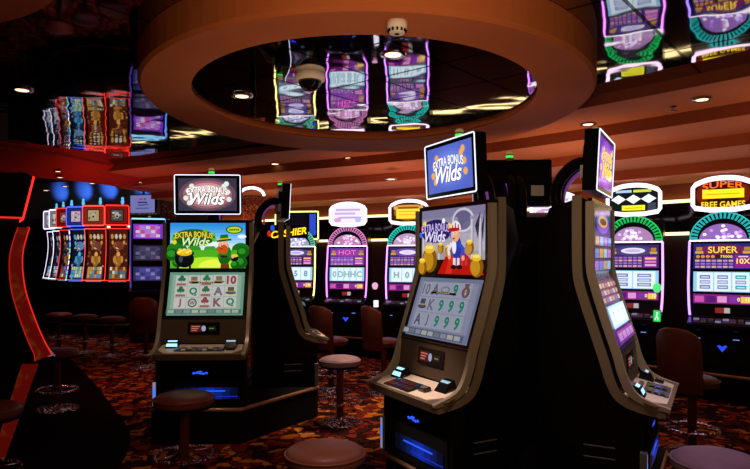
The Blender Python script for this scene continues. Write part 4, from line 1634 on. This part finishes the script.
ZR = zb + .028
d_ = (ZR - EYE) * F / (V0 - 74)
t = thing('dome_camera', 'black dome security camera with white rim in the mirrored ceiling recess', 'security camera', ((310 - U0) * d_ / F, d_, ZR))
m_ = MB()
m_.lathe([(.085, -.05), (.1, -.045), (.105, 0)], whitep, 28)
m_.build('rim', t)
m_ = MB()
m_.lathe([(0, -.12), (.03, -.115), (.055, -.1), (.075, -.07), (.08, -.05)], P('smoked_dome', (.006, .006, .007), .06, spec=.7), 28)
m_.build('dome', t)


def downlight(label, loc, r=.075, s=2.2, group=None, col='ffd8a8', cat='downlight'):
    t = thing('downlight', label, 'downlight', loc, 0, group)
    m_ = MB()
    m_.lathe([(r * .62, -.012), (r * .9, -.016), (r, -.006), (r, 0)], chrome, 20)
    m_.build('trim_ring', t)
    m_ = MB()
    m_.lathe([(0, -.013), (r * .6, -.0125)], cw(col, s), 16)
    m_.build('lens', t)
    return t


def at_z(u, v, z):
    d = (z - EYE) * F / (V0 - v)
    return ((u - U0) * d / F, d, z)


downlight('chrome downlight near the front edge of the mirrored recess', at_z(393, 53, ZR), .085)
downlight('chrome downlight at the left tip of the mirrored recess', at_z(242, 95, ZR), .085)
downlight('chrome downlight in the dark outer mirror ceiling at far left', at_z(22, 89, ZC - .001), .09)

gw = 'downlights in the stepped terracotta soffit'


def on_step(u, v):
    # find the soffit step whose underside the pixel looks at
    best = None
    for k in range(nst):
        z = 2.43 + k * .132
        p = at_z(u, v, z)
        dmin = min((Vector((p[0], p[1])) - (Vector(wp[i]).lerp(Vector(wp[i + 1]), q / 20))).length for i in range(len(wp) - 1) for q in range(21))
        e = abs(dmin - (.38 + k * .72))
        if best is None or e < best[0]:
            best = (e, p)
    q = best[1]
    return (q[0], q[1], q[2] - .004)


for u, v, lab in ((702, 98, 'downlight in the top soffit step near the upper right mirror'), (695, 142, 'downlight in the soffit above the SUPER marquee'),
                  (588, 123, 'downlight in the soffit just beside the big ring'), (349, 157, 'downlight in the soffit right under the far edge of the big ring'),
                  (328, 181, 'downlight in the soffit above the white marquee'), (391, 178, 'downlight in the soffit above the gold marquee'),
                  (275, 163, 'downlight in the soffit above the profile slot machine of the left pod')):
    downlight(lab, on_step(u, v), .08, 2.6, gw)
t = thing('sprinkler_head', 'small sprinkler head on the soffit between two downlights at right', 'sprinkler', on_step(673, 106))
m_ = MB()
m_.lathe([(0, -.045), (.03, -.043), (.03, -.038), (.008, -.034), (.008, -.01), (.03, -.006), (.032, 0)], chrome, 14)
m_.build('deflector', t)


def on_soffit(u, v):
    # the sloping red soffit: march along the view ray until it reaches the slope
    best = None
    for q in range(400):
        d = 7 + q * .0125
        p = ((u - U0) * d / F, d, EYE + (V0 - v) * d / F)
        for (a, b), (c, e) in zip(le, lb):
            for tt in range(11):
                f = tt / 10
                x, y, z = a + (c - a) * f, b + (e - b) * f, (ZC - .02) + (2.68 - ZC + .02) * f
                g = abs(x - p[0]) * .3 + abs(y - p[1]) * .3 + abs(z - p[2])
                if best is None or g < best[0]:
                    best = (g, p)
    return (best[1][0], best[1][1], best[1][2] - .01)


gl = 'small spots in the red soffit over the far left bank'
for u, v in ((23, 172), (46, 189), (58, 170), (60, 176), (65, 185), (92, 182), (141, 181)):
    downlight('small spot in the dark red soffit over the far bank', on_soffit(u, v), .055, 3.0, gl)
# the signs say which spot is which
spots = [o for o in bpy.data.objects if o.get('group') == gl]
for o, lab in zip(spots, ('spot in the red soffit nearest the left photo edge', 'spot in the red soffit above the white-rimmed machines', 'upper of the close pair of spots in the red soffit',
                          'lower of the close pair of spots in the red soffit', 'spot in the red soffit below the close pair', 'spot in the red soffit above the blue-rimmed machine', 'spot in the red soffit above the lavender monitor')):
    o['label'] = lab

# green emergency fittings on the back wall
t = thing('exit_sign', 'small upright green exit sign on the wall between the diamond and SUPER machines', 'sign', W(657, 316, 6.95), facing(238))
m_ = MB()
m_.prism(rr(.085, .14, .008), 0, .03, greym, 'y')
m_.build('housing', t)
m_ = MB()
m_.M = panel(-.001, 0)
m_.rect(-.036, -.062, .036, .062, cw('20c850', 1.4))
m_.ell(.004, .035, .009, .009, cw('f0fff4', 1.3), 10)
m_.band([(.0, .025), (-.004, -.005), (.012, -.025), (.008, -.045)], .01, cw('f0fff4', 1.3))
m_.band([(-.002, -.005), (-.014, -.025), (-.02, -.042)], .008, cw('f0fff4', 1.3))
m_.build('sign_face', t)
t = thing('wall_lamp', 'small round green lamp on the wall above the exit sign', 'lamp', W(657, 288, 6.95), facing(238))
m_ = MB()
m_.lathe([(.02, -.05), (.03, -.04), (.045, -.01), (.045, .02), (.03, .045), (0, .055)], cw('50e880', 1.1), 16)
m_.build('globe', t)
m_ = MB()
m_.box((0, .04, 0), (.05, .05, .05), greym)
m_.build('bracket', t)
t = thing('wall_lamp', 'small pink lamp between the white-marquee and gold-marquee machines', 'lamp', W(375, 286, 9.3), facing(255))
m_ = MB()
m_.lathe([(.02, -.05), (.03, -.04), (.045, -.01), (.045, .02), (.03, .045), (0, .055)], cw('f0b0d8', 1.0), 16)
m_.build('globe', t)
m_ = MB()
m_.box((0, .06, -.27), (.06, .06, .1), cw('f0f0ff', 1.3))
m_.build('light_box', t)

# ------------------------------------------------------------------ light
def lamp(kind, name, loc, power, col, size=.1, target=None, **k):
    l = bpy.data.lights.new(name, kind)
    l.energy = power
    l.color = col
    if kind == 'AREA':
        l.shape = 'DISK'
        l.size = size
    else:
        l.shadow_soft_size = size
    for a, b in k.items():
        setattr(l, a, b)
    o = bpy.data.objects.new(name, l)
    C.objects.link(o)
    o.location = loc
    if target is not None:
        o.rotation_euler = (Vector(target) - Vector(loc)).to_track_quat('-Z', 'Y').to_euler()
    return o


WARM = (1, .5, .24)
# added fill, no fittings there: washes the soffits and ring from below
lamp('AREA', 'soffit_fill', (1.9, 6.4, 1.7), 13, WARM, 1.2, (2.6, 7.3, 2.6))
lamp('AREA', 'soffit_fill', (.2, 8.0, 1.7), 14, (1, .45, .28), 1.2, (.6, 8.9, 2.6))
lamp('AREA', 'soffit_fill', (3.6, 4.3, 1.7), 12, WARM, 1.2, (4.0, 5.4, 2.6))
lamp('AREA', 'soffit_fill', (-1.9, 9.4, 1.8), 9, WARM, 1.0, (-1.5, 10.3, 2.6))
lamp('AREA', 'soffit_fill', (-3.7, 9.0, 1.8), 9, (1, .16, .08), 1.2, (-3.9, 10.2, 2.8))
lamp('AREA', 'ring_fill', (0, 4.4, 2.05), 5, (1, .5, .2), 2.4, (0, 4.41, 2.6))
lamp('AREA', 'ring_fill', (.3, 1.2, 2.0), 26, (1, .62, .34), 1.0, (.1, 3.0, 2.75))
# downlights on decks, seats and carpet, with added fill spots among them
SP = dict(spot_size=math.radians(50), spot_blend=.7)
lamp('SPOT', 'deck_spot', (-.9, 3.3, 2.55), 200, (1, .78, .64), .08, (.25, 3.45, .74), spot_size=math.radians(20), spot_blend=.8)
lamp('SPOT', 'deck_spot', (-1.3, 4.0, 2.55), 26, (1, .7, .48), .08, (-1.38, 5.1, .75), spot_size=math.radians(36), spot_blend=.7)
lamp('SPOT', 'deck_spot', (2.3, 3.0, 2.55), 60, (1, .78, .66), .08, (1.55, 3.55, .75), spot_size=math.radians(40), spot_blend=.7)
lamp('SPOT', 'carpet_spot', (.1, 5.9, 2.55), 190, (1, .65, .42), .1, (-.05, 5.9, 0), **SP)
lamp('SPOT', 'carpet_spot', (-.2, 2.9, 2.55), 45, (1, .55, .5), .1, (-.24, 3.0, .6), **SP)
lamp('SPOT', 'carpet_spot', (-2.9, 7.4, 2.7), 60, (1, .25, .15), .1, (-2.7, 7.4, 0), spot_size=math.radians(70), spot_blend=.8)
lamp('SPOT', 'carpet_spot', (-4.9, 10.4, 2.6), 40, (1, .4, .3), .1, (-4.9, 10.6, 0), **SP)
lamp('SPOT', 'carpet_spot', (2.4, 4.3, 2.55), 4, (1, .5, .35), .1, (2.2, 4.4, .5), **SP)
lamp('SPOT', 'carpet_spot', (1.5, 2.7, 2.5), 30, (.85, .5, .9), .1, (1.55, 2.85, .6), **SP)
lamp('SPOT', 'side_fill', (.9, .9, 2.4), 26, (1, .85, .7), .08, (1.1, 3.2, 1.4), spot_size=math.radians(26), spot_blend=.8)  # added fill without a fitting, brightens the profile machine's side bands
lamp('SPOT', 'seat_spot', (-1.0, 3.2, 2.5), 14, (1, .5, .4), .1, (-1.25, 4.1, .6), spot_size=math.radians(30), spot_blend=.8)
lamp('SPOT', 'chair_fill', (-.3, 6.3, 2.6), 45, (1, .4, .3), .1, (-.1, 7.1, .6), spot_size=math.radians(50), spot_blend=.8)  # added fill without a fitting, lifts the maroon chairs at the back
# blue washes on the wall over the far bank
for x, y in ((-6.6, 13.6), (-5.9, 13.3), (-5.0, 12.9), (-7.3, 13.9)):
    lamp('SPOT', 'blue_wall_spot', (x, y - .1, 2.75), 110, (.05, .2, 1), .05, (x - .1, y + .7, 3.05), spot_size=math.radians(34), spot_blend=1.0)
for o in C.objects:
    if o.type == 'LIGHT':
        o.visible_camera = False
        o.visible_glossy = o.data.type == 'SPOT'

w = bpy.data.worlds.new('dim_room')
bpy.context.scene.world = w
w.use_nodes = True
bg = w.node_tree.nodes['Background']
bg.inputs['Color'].default_value = (.9, .4, .3, 1)
bg.inputs['Strength'].default_value = .006

# ------------------------------------------------------------------ camera
cam = bpy.data.cameras.new('camera')
co = bpy.data.objects.new('camera', cam)
C.objects.link(co)
co.location = (0, 0, EYE)
co.rotation_euler = (PI / 2, 0, 0)
cam.sensor_fit = 'HORIZONTAL'
cam.sensor_width = 36
cam.lens = F / 750 * 36
cam.shift_y = (V0 - 234.5) / 750
cam.clip_start = .02
bpy.context.scene.camera = co
vs_ = bpy.context.scene.view_settings
vs_.view_transform = 'Standard'
vs_.look = 'None'
vs_.exposure = 0
